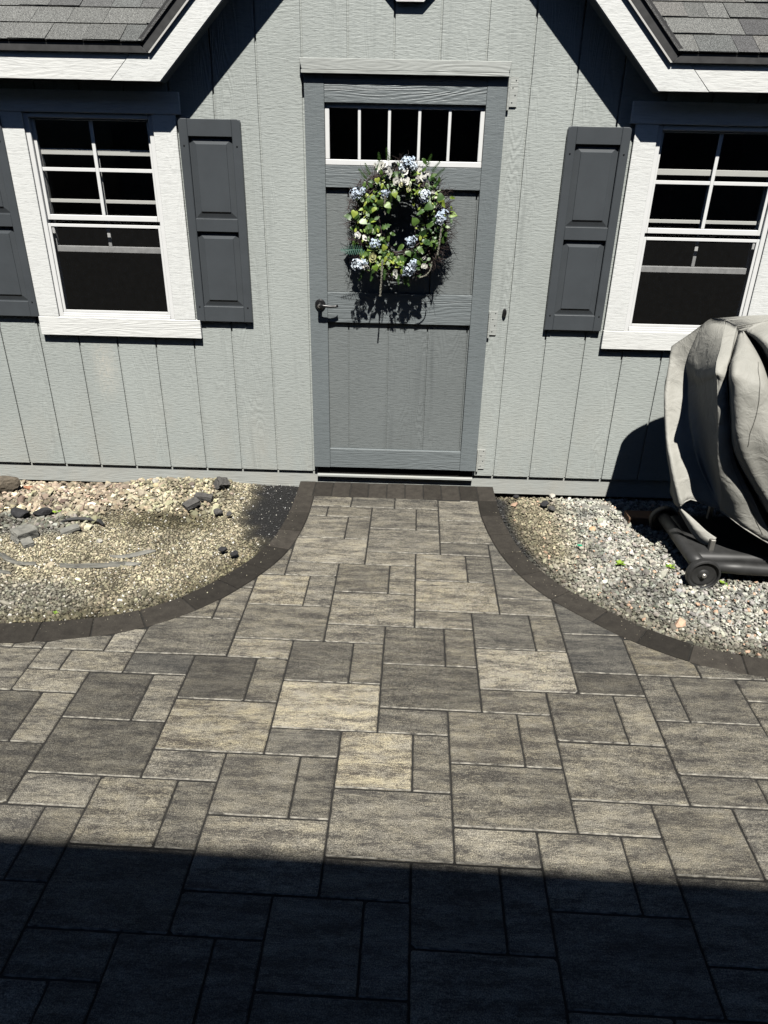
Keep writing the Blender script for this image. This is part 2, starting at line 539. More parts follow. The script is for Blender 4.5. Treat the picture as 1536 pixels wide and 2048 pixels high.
def x_at(c, y):
    """x of curve at height y (curve runs towards -y)"""
    if y > c[0][1]: return c[0][0]
    for i in range(len(c) - 1):
        if c[i][1] >= y >= c[i + 1][1]:
            t = (c[i][1] - y) / max(1e-9, c[i][1] - c[i + 1][1])
            return c[i][0] + t * (c[i + 1][0] - c[i][0])
    return None

ground = MB()
ground.add([(-60, -60, -.16), (60, -60, -.16), (60, 60, -.16), (-60, 60, -.16)], [(0, 1, 2, 3)])
ground.obj('ground', M['dirt'], kind='structure')

# joint sand bed under the pavers (follows the curved edge)
mb = MB()
ys = np.concatenate([np.linspace(.012, -1.59, 60), [-1.60, -1.66, -4.0, -7.5]])
rows = []
for y in ys:
    xl = x_at(L_OUT, y); xr = x_at(R_OUT, y)
    if y <= -1.45 and xl is None: xl = -3.6
    if y <= -1.45 and xr is None: xr = 3.8
    rows.append((max(-3.6, xl if xl is not None else -3.6) + .02, y, min(3.8, xr if xr is not None else 3.8) - .02))
vs = []
for a, y, b in rows: vs += [(a, y, -.0045), (b, y, -.0045)]
mb.add(vs, [(2 * i, 2 * i + 1, 2 * i + 3, 2 * i + 2) for i in range(len(rows) - 1)])
patio = mb.obj('paver_patio', M['sand'], kind='structure')

# the laying pattern: square + narrow over a large slab + a small one, repeated on a slanted lattice
pieces = {}
for i in range(-14, 15):
    for j in range(-14, 15):
        bx, by = 2 * i - j, 4 * i + 5 * j
        if not (-24 < bx < 30 and -16 < by < 40): continue
        pieces[(bx, by)] = (bx, by, bx + 2, by + 2)
        pieces[(bx + 2, by)] = (bx + 2, by, bx + 3, by + 2)
        pieces[(bx, by + 2)] = (bx, by + 2, bx + 3, by + 4)
        pieces[(bx, by + 4)] = (bx, by + 4, bx + 2, by + 5)
for k in ((8, 4), (11, 3), (11, 5), (13, 5), (15, 5), (10, 6), (12, 6), (-9, 3), (-7, 3), (-9, 5), (-4, -6), (-1, -7), (2, -6), (2, -8)):
    pieces.pop(k, None)
for a in ((8, 4, 10, 6), (10, 4, 12, 6), (12, 4, 14, 6), (14, 4, 16, 6), (10, 6, 11, 8), (11, 6, 13, 8), (13, 6, 15, 7), (15, 6, 16, 7),
          (-9, 4, -7, 6), (-7, 4, -6, 6), (-8, 6, -6, 7), (-9, 6, -8, 7), (-2.4, -6.05, 0, -5), (0, -6.05, 2, -5), (2, -6.05, 4, -5), (-2.4, -5, -1, -4)):
    pieces[(a[0], a[1])] = a
TONE = {(1, -5): (.47, .42, .3), (3, -5): (.45, .4, .3), (1, -3): (.5, .45, .3), (1, -1): (.5, .52, .45), (-2, -2): (.55, .66, .45), (-2, -4): (.5, .5, .4), (0, -4): (.46, .4, .35),
        (-2, 0): (.5, .5, .4), (0, 0): (.43, .38, .5), (2, 0): (.48, .5, .5), (0, 2): (.5, .6, .5), (3, -1): (.52, .52, .55), (5, -1): (.42, .38, .25), (3, 1): (.52, .68, .7),
        (3, 3): (.48, .48, .5), (4, -6): (.5, .58, .3), (4, -4): (.5, .5, .35), (4, -2): (.43, .38, .25), (6, -2): (.46, .4, .1), (6, 0): (.46, .4, .25), (6, 2): (.46, .46, .35),
        (5, 3): (.42, .42, .15), (7, 3): (.44, .44, .45), (5, 5): (.56, .78, .5), (5, 7): (.45, .42, .5), (8, 4): (.42, .2, 0), (8, 2): (.42, .2, 0), (8, 6): (.36, .18, .4),
        (10, 4): (.43, .4, .75), (10, 6): (.43, .42, .3), (11, 6): (.40, .35, .35), (7, 7): (.42, .38, .5), (9, 7): (.48, .5, .5), (7, 9): (.46, .46, .5), (7, 11): (.5, .58, .4),
        (4, 8): (.45, .36, .6), (6, 8): (.45, .42, .6), (4, 10): (.43, .42, .45), (4, 12): (.52, .55, .4), (2, 4): (.41, .32, .4), (4, 4): (.42, .36, .5), (2, 6): (.38, .32, .35),
        (2, 8): (.43, .34, .35), (1, 9): (.55, .72, 1.0), (3, 9): (.45, .42, .45), (1, 11): (.50, .50, .4), (-1, 5): (.40, .25, .3), (1, 5): (.45, .4, .5), (-1, 7): (.58, .78, .8),
        (-1, 9): (.44, .4, .2), (-3, 1): (.52, .66, .8), (-1, 1): (.5, .52, .35), (-3, 3): (.45, .4, .45), (-3, 5): (.52, .66, .6), (-4, 6): (.36, .18, .35), (-2, 6): (.43, .4, .5),
        (-4, 8): (.48, .66, .9), (-4, 10): (.49, .5, .3), (-2, 10): (.45, .38, .4), (0, 10): (.43, .36, .35), (-2, 12): (.5, .5, .5), (-6, 4): (.43, .36, .3), (-6, 6): (.40, .14, 0),
        (-7, 7): (.37, .18, .35), (-5, 7): (.48, .58, .4), (-7, 9): (.36, .3, .35), (-7, 11): (.50, .5, .3), (-5, 11): (.44, .6, .6), (-3, 11): (.42, .38, .35), (-9, 4): (.46, .5, .3),
        (-7, 4): (.55, .6, .25), (-8, 6): (.48, .58, .5), (-9, 6): (.46, .5, .3), (-12, 6): (.46, .5, .35), (-9, 7): (.5, .55, .45), (-10, 8): (.37, .3, .35), (-8, 8): (.48, .55, .45), (-10, 10): (.36, .25, .35),
        (9, 11): (.43, .42, .5), (10, 8): (.44, .44, .4), (10, 10): (.43, .4, .4)}
mb_far = MB()
n_pav = 0
JW = .0030
def jitter(poly, amp):
    out = []
    n = len(poly)
    for i in range(n):
        a, b = Vector(poly[i]), Vector(poly[(i + 1) % n])
        L = (b - a).length
        out.append(tuple(a))
        k = int(L / .022)
        d = (b - a) / max(L, 1e-6); nn = Vector((-d.y, d.x))
        for q in range(1, k):
            out.append(tuple(a + (b - a) * (q / k) + nn * random.uniform(-amp, amp)))
    return out
for key, (x0, y0, x1, y1) in sorted(pieces.items()):
    c = g2w((x0 + x1) / 2, (y0 + y1) / 2)
    if c.y > .1 or c.y < -6 or c.x < -3.2 or c.x > 3.4: continue
    # left/right limits row by row where the curved border cuts the paver
    P = [g2w(x0, y0), g2w(x1, y0), g2w(x1, y1), g2w(x0, y1)]
    yt, yb = min(c.y + .5 * (y1 - y0) * .1172, -.181), c.y - .5 * (y1 - y0) * .1172
    half = (x1 - x0) / 2 * .1172
    if yt - yb < .012: continue
    need = False
    rowsY = np.linspace(yt - JW, yb + JW, 2)
    test = []
    for y in np.linspace(yt - JW, yb + JW, 14):
        dx = -(y - c.y) * .0184 * -1
        a, b = c.x - half + JW + (c.y - y) * -.0184, c.x + half - JW + (c.y - y) * -.0184
        xl, xr = x_at(L_IN, y), x_at(R_IN, y)
        if y < -1.61: xl = None
        if y < -1.665: xr = None
        aa = a if xl is None else max(a, xl + JW); bb = b if xr is None else min(b, xr - JW)
        if aa > a + 1e-6 or bb < b - 1e-6: need = True
        test.append((y, aa, bb))
    if need:
        t2 = [t for t in test if t[2] - t[1] > .006]
        if len(t2) < 2: continue
        poly = [(a, y) for y, a, b in t2] + [(b, y) for y, a, b in reversed(t2)]
        area = sum(t[2] - t[1] for t in t2) / len(t2) * abs(t2[0][0] - t2[-1][0])
        if area < .0006: continue
    else:
        tl, bl = test[0], test[-1]
        poly = [(tl[1], tl[0] ), (bl[1], bl[0]), (bl[2], bl[0] - .0), (tl[2], tl[0])]
        # follow the grid's slight skew
        sk = .0184
        poly = [(px, py - (px - c.x) * sk) for px, py in poly]
        cp = []
        for q in range(4):                       # worn corners, now and then a chip
            a_, b_, c_ = Vector(poly[q - 1]), Vector(poly[q]), Vector(poly[(q + 1) % 4])
            r_ = random.uniform(.0015, .004) if random.random() > .10 else random.uniform(.006, .011)
            cp.append(tuple(b_ + (a_ - b_).normalized() * r_)); cp.append(tuple(b_ + (c_ - b_).normalized() * r_ * random.uniform(.7, 1.3)))
        poly = jitter(cp, .0009)
    h = random.uniform(-.0011, .0011)
    tx, ty = random.uniform(-.004, .004), random.uniform(-.004, .004)
    m2 = MB().prism(poly, -.05, h, 'z', .0030)
    m2.v = [(vx, vy, vz + ((vx - c.x) * tx + (vy - c.y) * ty if vz > -.02 else 0)) for vx, vy, vz in m2.v]
    tone = TONE.get(key, (random.uniform(.40, .5), random.uniform(.3, .55), random.uniform(.2, .55)))
    tone = (max(.2, min(.75, .45 + (tone[0] - .46) * 1.35)), max(.05, min(.9, .43 + (tone[1] - .43) * 1.05)), max(0, min(1, tone[2] * .85)))
    if -2.3 < c.x < 2.6 and c.y > -3.3:
        po = m2.obj('paver', M['paver'], patio, color=(*tone, 1)); n_pav += 1
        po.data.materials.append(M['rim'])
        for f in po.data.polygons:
            if .25 < f.normal.z < .97 and f.normal.y < -.2: f.material_index = 1  # sun-facing near chamfers only get the painted highlight
    else:
        mb_far.add(m2.v, m2.f)
o = mb_far.obj('outer_pavers', M['paver'], patio, color=(.45, .42, .35, 1), kind='stuff')

# soldier course at the door and the two curved borders
SJ = [-.318, -.224, -.122, -.021, .080, .183, .285, .387, .488, .591, .690, .789]
for i in range(11):
    a, b = SJ[i] + .0020, SJ[i + 1] - .0020
    poly = jitter([(a, .008), (a, -.177), (b, -.177), (b, .008)], .0008)
    MB().prism(poly, -.05, random.uniform(-.001, .001), 'z', .003).obj('border_paver', M['border'], patio)
def border(cin, cout, step, x_stop):
    s = np.concatenate([[0], np.cumsum(np.linalg.norm(np.diff((cin + cout) / 2, axis=0), axis=1))])
    def at(c, q): return np.array([np.interp(q, s, c[:, 0]), np.interp(q, s, c[:, 1])])
    q = .004
    while q < s[-1] - step:
        st = step * random.uniform(.94, 1.06)
        qs = np.linspace(q + .0024, q + st - .0024, 7)
        a = [at(cin, t) for t in qs]; b = [at(cout, t) for t in qs]
        if x_stop(a[0][0]): break
        j = lambda p: (p[0] + random.uniform(-.0006, .0006), p[1] + random.uniform(-.0006, .0006))
        poly = [j(p) for p in a] + [j(p) for p in reversed(b)]
        MB().prism(poly, -.05, random.uniform(-.0005, .002), 'z', .003).obj('border_paver', M['border'], patio)
        q += st
border(L_IN, L_OUT, .192, lambda x: x < -2.3)
border(R_IN, R_OUT, .192, lambda x: x > 2.6)

# ------------------------------------------------------------------ gravel beds
def vnoise(x, y, s, seed=0):
    """smooth value noise (numpy)"""
    r = np.random.default_rng(seed); T = r.random((64, 64))
    u, v = x * s + 100, y * s + 100
    i, j = np.floor(u).astype(int), np.floor(v).astype(int)
    fu, fv = u - i, v - j
    fu = fu * fu * (3 - 2 * fu); fv = fv * fv * (3 - 2 * fv)
    g = lambda a, b: T[a % 64, b % 64]
    return (g(i, j) * (1 - fu) + g(i + 1, j) * fu) * (1 - fv) + (g(i, j + 1) * (1 - fu) + g(i + 1, j + 1) * fu) * fv

def edge_dist(x, y, c):
    """signed-ish distance from border outer curve"""
    d = np.full(x.shape, 9.0)
    for k in range(0, len(c), 2):
        d = np.minimum(d, np.hypot(x - c[k][0], y - c[k][1]))
    return d

def hL(x, y):
    d = edge_dist(x, y, L_OUT)
    z = -.030 * np.clip((-x - 1.22) / .15, 0, 1) * np.clip((y + .16) / .12, 0, 1) - .040 + .034 * np.exp(-(((x + .90) / .42) ** 2 + ((y + .10) / .16) ** 2)) + .016 * np.exp(-(((x + 1.1) / .5) ** 2 + ((y + .85) / .35) ** 2))
    z = z + .030 * np.exp(-d / .07) + .012 * (vnoise(x, y, 5, 1) - .5) + .006 * (vnoise(x, y, 14, 2) - .5)
    z = np.where(d < .012, np.minimum(z, -.004), z)
    return np.minimum(z, .004)
def hR(x, y):
    d = edge_dist(x, y, R_OUT)
    z = -.036 + .016 * np.exp(-(((x - 1.35) / .4) ** 2 + ((y + .75) / .4) ** 2)) + .028 * np.exp(-d / .06)
    z = z - .012 * np.clip((y + .25) / .25, 0, 1) - .030 * np.clip((y + .10) / .08, 0, 1) + .010 * (vnoise(x, y, 6, 3) - .5) + .006 * (vnoise(x, y, 15, 4) - .5)
    return np.minimum(z, .002)

def in_left(x, y):
    xs = np.interp(-y, -L_OUT[:, 1][::1], L_OUT[:, 0])
    return (x < xs - .0) & (y < .5) & (y > -1.5)
def in_right(x, y):
    xs = np.interp(-y, -R_OUT[:, 1], R_OUT[:, 0])
    return (x > xs) & (y < .5) & (y > -1.58)

def tint_left(x, y, big):
    n = vnoise(x, y, 7, 5); n2 = vnoise(x, y, 18, 6)
    d = edge_dist(x, y, L_OUT)
    tan = np.array([.36, .322, .225]); grey = np.array([.165, .160, .135]); pink = np.array([.36, .29, .22]); dk = np.array([.045, .045, .045]); moss = np.array([.17, .15, .09])
    c = np.tile(tan, (len(x), 1))
    def bl(c, t, w): return c * (1 - w[:, None]) + t * w[:, None]
    c = bl(c, grey, np.clip((-y - .93 + (n - .5) * .5) / .28, 0, 1) * .8)
    c = bl(c, pink, np.clip((-x - 1.15) / .2, 0, 1) * np.clip((y + .42) / .1, 0, 1) * .7)
    c = bl(c, grey, np.clip((-x - 1.3) / .15, 0, 1) * np.clip((-y - .40) / .05, 0, 1) * np.clip((y + .70) / .08, 0, 1))
    # dark soil showing in a band under the broken slabs
    dd = np.exp(-(((x + .93) / .30) ** 2 + ((y + .46) / .11) ** 2))
    c = bl(c, moss * .85, np.clip(dd * 1.6 - n2 * .5, 0, .9))
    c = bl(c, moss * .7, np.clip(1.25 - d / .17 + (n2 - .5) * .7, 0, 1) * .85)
    pt = vnoise(x, y, 10, 31); c = c * (1 - .35 * np.clip((pt - .55) * 4, 0, 1))[:, None]
    # black fine spill beside the border near the door
    xs = np.interp(-y, -L_OUT[:, 1], L_OUT[:, 0])
    q = np.clip((x - (xs - .27 - .16 * (n - .5) - .08 * (n2 - .5) + .22 * np.clip((-y - .42) / .45, 0, 1))) / .13, 0, 1) * np.clip((y + .95) / .2, 0, 1)
    c = bl(c, dk, q)
    return c, q
def tint_right(x, y, big):
    n = vnoise(x, y, 6, 7); n2 = vnoise(x, y, 16, 8)
    d = edge_dist(x, y, R_OUT)
    tan = np.array([.32, .28, .185]); pale = np.array([.40, .39, .335]); grey = np.array([.20, .205, .19]); dk = np.array([.05, .05, .048])
    def bl(c, t, w): return c * (1 - w[:, None]) + t * w[:, None]
    c = np.tile(pale, (len(x), 1))
    c = bl(c, grey, np.clip((n2 - .45) * 2.2, 0, .5))
    c = bl(c, tan, np.clip((-x + 1.22) / .18, 0, 1) * np.clip((y + .95) / .25, 0, 1) * .85)
    xs = np.interp(-y, -R_OUT[:, 1], R_OUT[:, 0])
    q = np.clip(((xs + .075 + .05 * (n - .5)) - x) / .05, 0, 1) * np.clip((y + 1.05) / .3, 0, 1)
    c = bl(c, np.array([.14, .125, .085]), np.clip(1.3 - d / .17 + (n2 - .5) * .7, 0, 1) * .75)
    pt = vnoise(x, y, 9, 32); c = c * (1 - .35 * np.clip((pt - .52) * 4, 0, 1))[:, None]
    q = np.maximum(q, np.clip(1 - d / .022, 0, 1) * .8)
    c = bl(c, dk, q)
    return c, q

def bed(name, x0, x1, y0, y1, hf, inside, tint, side, curve):
    # strip mesh from skid line to border, boundary following the curve
    ny, nx = 70, 70
    V = []; F = []; T = []
    ysr = np.linspace(y1, y0, ny)
    X = np.zeros((ny, nx)); Y = np.zeros((ny, nx))
    for r, y in enumerate(ysr):
        xs = float(np.interp(-y, -curve[:, 1], curve[:, 0]))
        a, b = (x0, xs + .004) if side < 0 else (xs - .004, x1)
        X[r] = np.linspace(a, b, nx); Y[r] = y
    Z = hf(X.ravel(), Y.ravel())
    c, _ = tint(X.ravel(), Y.ravel(), None)
    for k in range(nx * ny): V.append((X.ravel()[k], Y.ravel()[k], Z[k] - .004))
    for r in range(ny - 1):
        for q in range(nx - 1):
            a = r * nx + q
            F.append((a, a + 1, a + nx + 1, a + nx))
    me = bpy.data.meshes.new(name); me.from_pydata(V, [], F)
    at = me.attributes.new('tint', 'FLOAT_COLOR', 'POINT')
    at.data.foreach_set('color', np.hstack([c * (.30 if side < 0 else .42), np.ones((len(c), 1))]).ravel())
    me.polygons.foreach_set('use_smooth', [True] * len(me.polygons))
    me.materials.append(M['soil'])
    bm = bmesh.new(); bm.from_mesh(me); bmesh.ops.recalc_face_normals(bm, faces=bm.faces); bm.to_mesh(me); bm.free()
    return obj(name, me, kind='structure')

ICO = None
def ico():
    global ICO
    if ICO is None:
        bm = bmesh.new(); bmesh.ops.create_icosphere(bm, subdivisions=1, radius=1)
        bm.verts.index_update()
        ICO = (np.array([v.co[:] for v in bm.verts]), np.array([[v.index for v in f.verts] for f in bm.faces])); bm.free()
    return ICO

def scatter(name, px, py, pz, size, tint, label, cat, flat=.6):
    n = len(px); V0, F0 = ico(); nv, nf = len(V0), len(F0)
    V = np.repeat(V0[None], n, 0) * (1 + rng.uniform(-.30, .30, (n, nv, 1)))
    sc = np.stack([rng.uniform(.75, 1.35, n), rng.uniform(.6, 1.0, n), rng.uniform(flat * .7, flat * 1.3, n)], 1)
    V *= (sc * size[:, None])[:, None, :]
    a = rng.uniform(0, 2 * math.pi, n); b = rng.normal(0, .45, n); g = rng.normal(0, .45, n)
    ca, sa, cb, sb, cg, sg = np.cos(a), np.sin(a), np.cos(b), np.sin(b), np.cos(g), np.sin(g)
    Rz = np.zeros((n, 3, 3)); Rz[:, 0, 0] = ca; Rz[:, 0, 1] = -sa; Rz[:, 1, 0] = sa; Rz[:, 1, 1] = ca; Rz[:, 2, 2] = 1
    Rx = np.zeros((n, 3, 3)); Rx[:, 0, 0] = 1; Rx[:, 1, 1] = cb; Rx[:, 1, 2] = -sb; Rx[:, 2, 1] = sb; Rx[:, 2, 2] = cb
    Ry = np.zeros((n, 3, 3)); Ry[:, 0, 0] = cg; Ry[:, 0, 2] = sg; Ry[:, 1, 1] = 1; Ry[:, 2, 0] = -sg; Ry[:, 2, 2] = cg
    V = np.einsum('nij,nkj->nki', Rx @ Ry @ Rz, V)
    V += np.stack([px, py, pz], 1)[:, None, :]
    F = (F0[None] + (np.arange(n) * nv)[:, None, None]).reshape(-1, 3)
    me = bpy.data.meshes.new(name)
    me.vertices.add(n * nv); me.vertices.foreach_set('co', V.ravel())
    me.loops.add(len(F) * 3); me.loops.foreach_set('vertex_index', F.ravel())
    me.polygons.add(len(F)); me.polygons.foreach_set('loop_start', np.arange(len(F)) * 3)
    me.polygons.foreach_set('loop_total', np.full(len(F), 3))
    me.polygons.foreach_set('use_smooth', np.zeros(len(F), bool))
    me.update(calc_edges=True)
    at = me.attributes.new('tint', 'FLOAT_COLOR', 'POINT')
    c = np.repeat(np.clip(tint, 0.01, .9), nv, 0)
    at.data.foreach_set('color', np.hstack([c, np.ones((len(c), 1))]).ravel())
    me.materials.append(M['stone'])
    return obj(name, me, kind='stuff', label=label, cat=cat)

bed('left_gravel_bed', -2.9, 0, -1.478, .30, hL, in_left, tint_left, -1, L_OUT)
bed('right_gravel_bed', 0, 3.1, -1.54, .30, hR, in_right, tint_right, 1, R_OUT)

def vary(c, n, amt=.35, hue=.025):
    k = np.exp(rng.normal(0, amt, n))[:, None]
    return c * k * (1 + rng.normal(0, hue, (n, 3)))

# left: fine tan crushed stone, then coarser stone towards the shed
N = 58000
x = rng.uniform(-2.0, -.2, N); y = rng.uniform(-1.5, .06, N)
size = rng.lognormal(math.log(.0035), .38, N)
coarse = np.clip((y + .46 + .12 * (vnoise(x, y, 5, 9) - .5)) / .1, 0, 1) * np.clip((-x - .70) / .12, 0, 1)
lowc = np.clip((-y - 1.0 + .3 * (vnoise(x, y, 6, 12) - .5)) / .2, 0, 1)
size = size * (1 + .35 * lowc)
c, q = tint_left(x, y, None)
d = edge_dist(x, y, L_OUT)
keep = in_left(x, y) & (rng.random(N) > coarse * .6) & (rng.random(N) > q * .5) & (rng.random(N) > lowc * .25)
bare = np.exp(-(((x + .98) / .26) ** 2 + ((y + .50) / .085) ** 2))
keep &= rng.random(N) > bare * .35
keep &= ~((d < .03) & (rng.random(N) < .5))
x, y, size, c, q, d = (a[keep] for a in (x, y, size, c, q, d))
size = np.where(q > .5, size * .5, size)
c = vary(c, len(x), .34)
odd = rng.random(len(x)) < .04; c[odd] = np.array([.6, .58, .52]) * rng.uniform(.8, 1.2, (odd.sum(), 1))
gl = (q > .5) & (rng.random(len(x)) < .05); c[gl] = .4
scatter('fine_gravel', x, y, hL(x, y) + size * .25 - .001, size, c, 'fine tan crushed stone covering the left bed inside the dark curved border', 'gravel', .7)

N = 4600
x = rng.uniform(-2.1, -.62, N); y = rng.uniform(-.60, .05, N)
dens = np.clip((y + .44 + .16 * (vnoise(x, y, 5, 9) - .5)) / .12, 0.0, 1) * np.clip((-x - .66) / .14, 0, 1)
dens = np.maximum(dens, np.clip((-x - 1.28) / .1, 0, 1) * np.clip((y + .62) / .05, 0, 1))
keep = rng.random(N) < dens
x, y = x[keep], y[keep]
size = rng.lognormal(math.log(.0092), .36, len(x)) * np.where(x < -1.2, 1.12, 1)
c, _ = tint_left(x, y, None); c = vary(c * 1.08, len(x), .38, .04)
scatter('coarse_gravel', x, y, hL(x, y) + size * .3 + rng.uniform(0, .006, len(x)), size, c, 'coarse pinkish and cream pebbles heaped against the shed base on the left', 'gravel', .6)

# right: pale grey crushed stone with finer tan stone near the door end
N = 23000
x = rng.uniform(.80, 2.7, N); y = rng.uniform(-1.56, .06, N)
size = rng.lognormal(math.log(.0068), .36, N)
d = edge_dist(x, y, R_OUT)
finez = np.clip((1.20 - x + .1 * (vnoise(x, y, 6, 13) - .5)) / .15, 0, 1) * np.clip((y + 1.0) / .25, 0, 1)
keep = in_right(x, y) & (rng.random(N) > finez * .65)
x, y, size, d = x[keep], y[keep], size[keep], d[keep]
c, q = tint_right(x, y, None)
keep = rng.random(len(x)) > q * .85
x, y, size, c, q = x[keep], y[keep], size[keep], c[keep], q[keep]
c = vary(c, len(x), .30, .03)
odd = rng.random(len(x)) < .035; c[odd] = np.array([.50, .34, .24]) * rng.uniform(.8, 1.2, (odd.sum(), 1))
dk = rng.random(len(x)) < .08; c[dk] *= .55
scatter('pale_crushed_stone', x, y, hR(x, y) + size * .3 + rng.uniform(0, .005, len(x)), size, c, 'pale grey crushed stone filling the right bed beside the covered grill', 'gravel', .55)

N = 34000
x = rng.uniform(.78, 2.5, N); y = rng.uniform(-1.55, .05, N)
size = rng.lognormal(math.log(.0038), .35, N)
d = edge_dist(x, y, R_OUT)
finez = np.clip((1.26 - x + .1 * (vnoise(x, y, 6, 13) - .5)) / .2, 0, 1) * np.clip((y + 1.05) / .25, 0, 1)
w = np.maximum(finez, np.clip(1 - d / .10, 0, 1) * .8)
keep = in_right(x, y) & (rng.random(N) < np.maximum(w, .42))
x, y, size = x[keep], y[keep], size[keep]
c, q = tint_right(x, y, None)
keep = rng.random(len(x)) > q * .6
x, y, size, c, q = x[keep], y[keep], size[keep], c[keep], q[keep]
c = vary(c, len(x), .35)
scatter('fine_tan_gravel', x, y, hR(x, y) + size * .2, size, c, 'fine tan gravel with dark fines along the right border near the door', 'gravel', .7)

# grains kicked out of the beds onto the edging and paving
N = 260
kk = rng.integers(0, 120, N); side_ = rng.random(N) < .5
bx_ = np.where(side_, L_OUT[np.minimum(kk, len(L_OUT) - 1), 0], R_OUT[np.minimum(kk, len(R_OUT) - 1), 0])
by_ = np.where(side_, L_OUT[np.minimum(kk, len(L_OUT) - 1), 1], R_OUT[np.minimum(kk, len(R_OUT) - 1), 1])
off_ = np.abs(rng.normal(0, .05, N))
x = bx_ + np.where(side_, 1, -1) * off_ * .7 + rng.normal(0, .012, N); y = by_ - off_ * .7 + rng.normal(0, .012, N)
size = rng.lognormal(math.log(.0012), .4, N)
scatter('stray_grit', x, y, np.full(N, .0015), size, vary(np.tile(np.array([.36, .33, .25]), (N, 1)), N, .4), 'stray pale grit scattered along the dark curved edging', 'grit', .7)

# ------------------------------------------------------------------ the shed
shed = empty('garden_shed', (0, 0, 0), label='grey garden shed with panel door, white trimmed windows, charcoal shutters and shingled roof', cat='shed')
XC = .234
PIT = .2032; G0 = -1.8626
WIN = {'L': (-1.230, .600), 'R': (1.672, .600)}
WZ0, WZ1 = .903, 1.828
openings = [(WIN['L'][0] - .300, WIN['L'][0] + .300, WZ0, WZ1), (WIN['R'][0] - .300, WIN['R'][0] + .300, WZ0, WZ1), (-.215, .665, .0, 2.0)]
def cut_rects(x0, x1, z0, z1):
    """what is left of a rectangle once the openings are taken out: full-width pieces above and below, side pieces between"""
    R_ = [(x0, x1, z0, z1)]
    for a, b, c_, d_ in openings:
        nr = []
        for (p, q, r, s) in R_:
            if q <= a or p >= b or s <= c_ or r >= d_: nr.append((p, q, r, s)); continue
            if r < c_: nr.append((p, q, r, c_))
            if s > d_: nr.append((p, q, d_, s))
            lo, hi = max(r, c_), min(s, d_)
            if a - p > .02: nr.append((p, a, lo, hi))
            if q - b > .02: nr.append((b, q, lo, hi))
        R_ = nr
    return R_
ZB = .069
def top_z(x): return max(1.965, (3.024 + .10) - abs(x - XC))
for k in range(-6, 24):
    a, b = G0 + k * PIT + .0042, G0 + (k + 1) * PIT - .0042
    ta, tb = top_z(a), top_z(b); tm = min(ta, tb)
    for (p, q, r, s) in cut_rects(a, b, ZB, tm):
        poly = [(p, r), (q, r), (q, s), (p, s)]
        if s == tm and max(ta, tb) > 1.97:
            poly = [(p, r), (q, r), (q, tb)] + ([(XC, top_z(XC))] if a < XC < b else []) + [(p, ta)]
        MB().prism(poly, .013, 0, 'y', .0012).obj('siding_board', M['siding'], shed)
# backing seen in the grooves
mb = MB()
for (p, q, r, s) in cut_rects(-3.1, 3.0, ZB + .001, 1.96): mb.box(p, q, .0100, .0125, r, s)
mb.prism([(-.82, 1.961), (1.29, 1.961), (XC, 3.01)], .0125, .0100, 'y')
mb.obj('wall_sheathing', M['siding'], shed)
# rest of the shell: sides, back, floor and lining keep the inside dark
mb = MB()
mb.box(-3.1, -3.06, .02, 2.9, ZB, 2.05); mb.box(2.96, 3.0, .02, 2.9, ZB, 2.05); mb.box(-3.1, 3.0, 2.86, 2.9, ZB, 2.05)
mb.obj('outer_wall', M['siding'], shed)
mb = MB()
mb.box(-3.05, 2.95, .03, 2.85, .10, .13)
for (p, q, r, s) in cut_rects(-3.05, 2.95, .13, 2.0): mb.box(p, q, .016, .03, r, s)
mb.obj('floor_and_lining', M['dark_in'], shed)
# base timber under the siding (skid) and threshold
mb = MB().box(-3.1, 3.0, .0135, .10, -.046, ZB + .002, .002)
mb.obj('base_board', M['siding_trim'], shed)
MB().box(-.215, .665, -.012, .013, .041, .055, .0015).obj('threshold', M['siding_trim'], shed)
MB().box(-.213, .663, .004, .05, .056, .13).obj('door_sill_backing', M['dark_in'], shed)
mb = MB()
for xx in (-2.6, -1.6, -.6, .6, 1.9, 2.7): mb.box(xx - .2, xx + .2, .5, .9, -.16, .08)
mb.box(-3.0, 2.9, .35, .37, -.16, .0)
mb.obj('foundation_block', M['concrete'], shed)

# ---- door
door = empty('door', (0, 0, 0), shed)
DX0, DX1 = -.229, .677
DZ0, DZ1 = .105, 1.995
YF = -.022
SX0, SX1 = -.139, .587
for a, b in ((DX0, SX0 - .0008), (SX1 + .0008, DX1)):
    MB().box(a, b, YF, -.001, DZ0, DZ1, .0012).obj('stile', M['door'], door)
for a, b in ((1.889, DZ1 - .0005), (1.541, 1.634), (.912, 1.060), (DZ0 + .001, .217)):
    MB().box(SX0, SX1, YF + .0015, -.001, a, b, .0012).obj('rail', M['door_rail'], door)
gx = [SX0] + [G0 + k * PIT for k in (9, 10, 11, 12)] + [SX1]
for z0, z1 in ((1.061, 1.540), (.218, .911)):
    for i in range(5):
        a, b = gx[i] + (.0035 if i else .0003), gx[i + 1] - (.0035 if i < 4 else .0003)
        MB().prism([(a, z0), (b, z0), (b, z1), (a, z1)], .004, -.0035, 'y', .001).obj('plank', M['door_panel'], door)
MB().box(DX0 + .01, DX1 - .01, .0045, .012, DZ0 + .002, 1.5405).obj('backing', M['door_panel'], door)
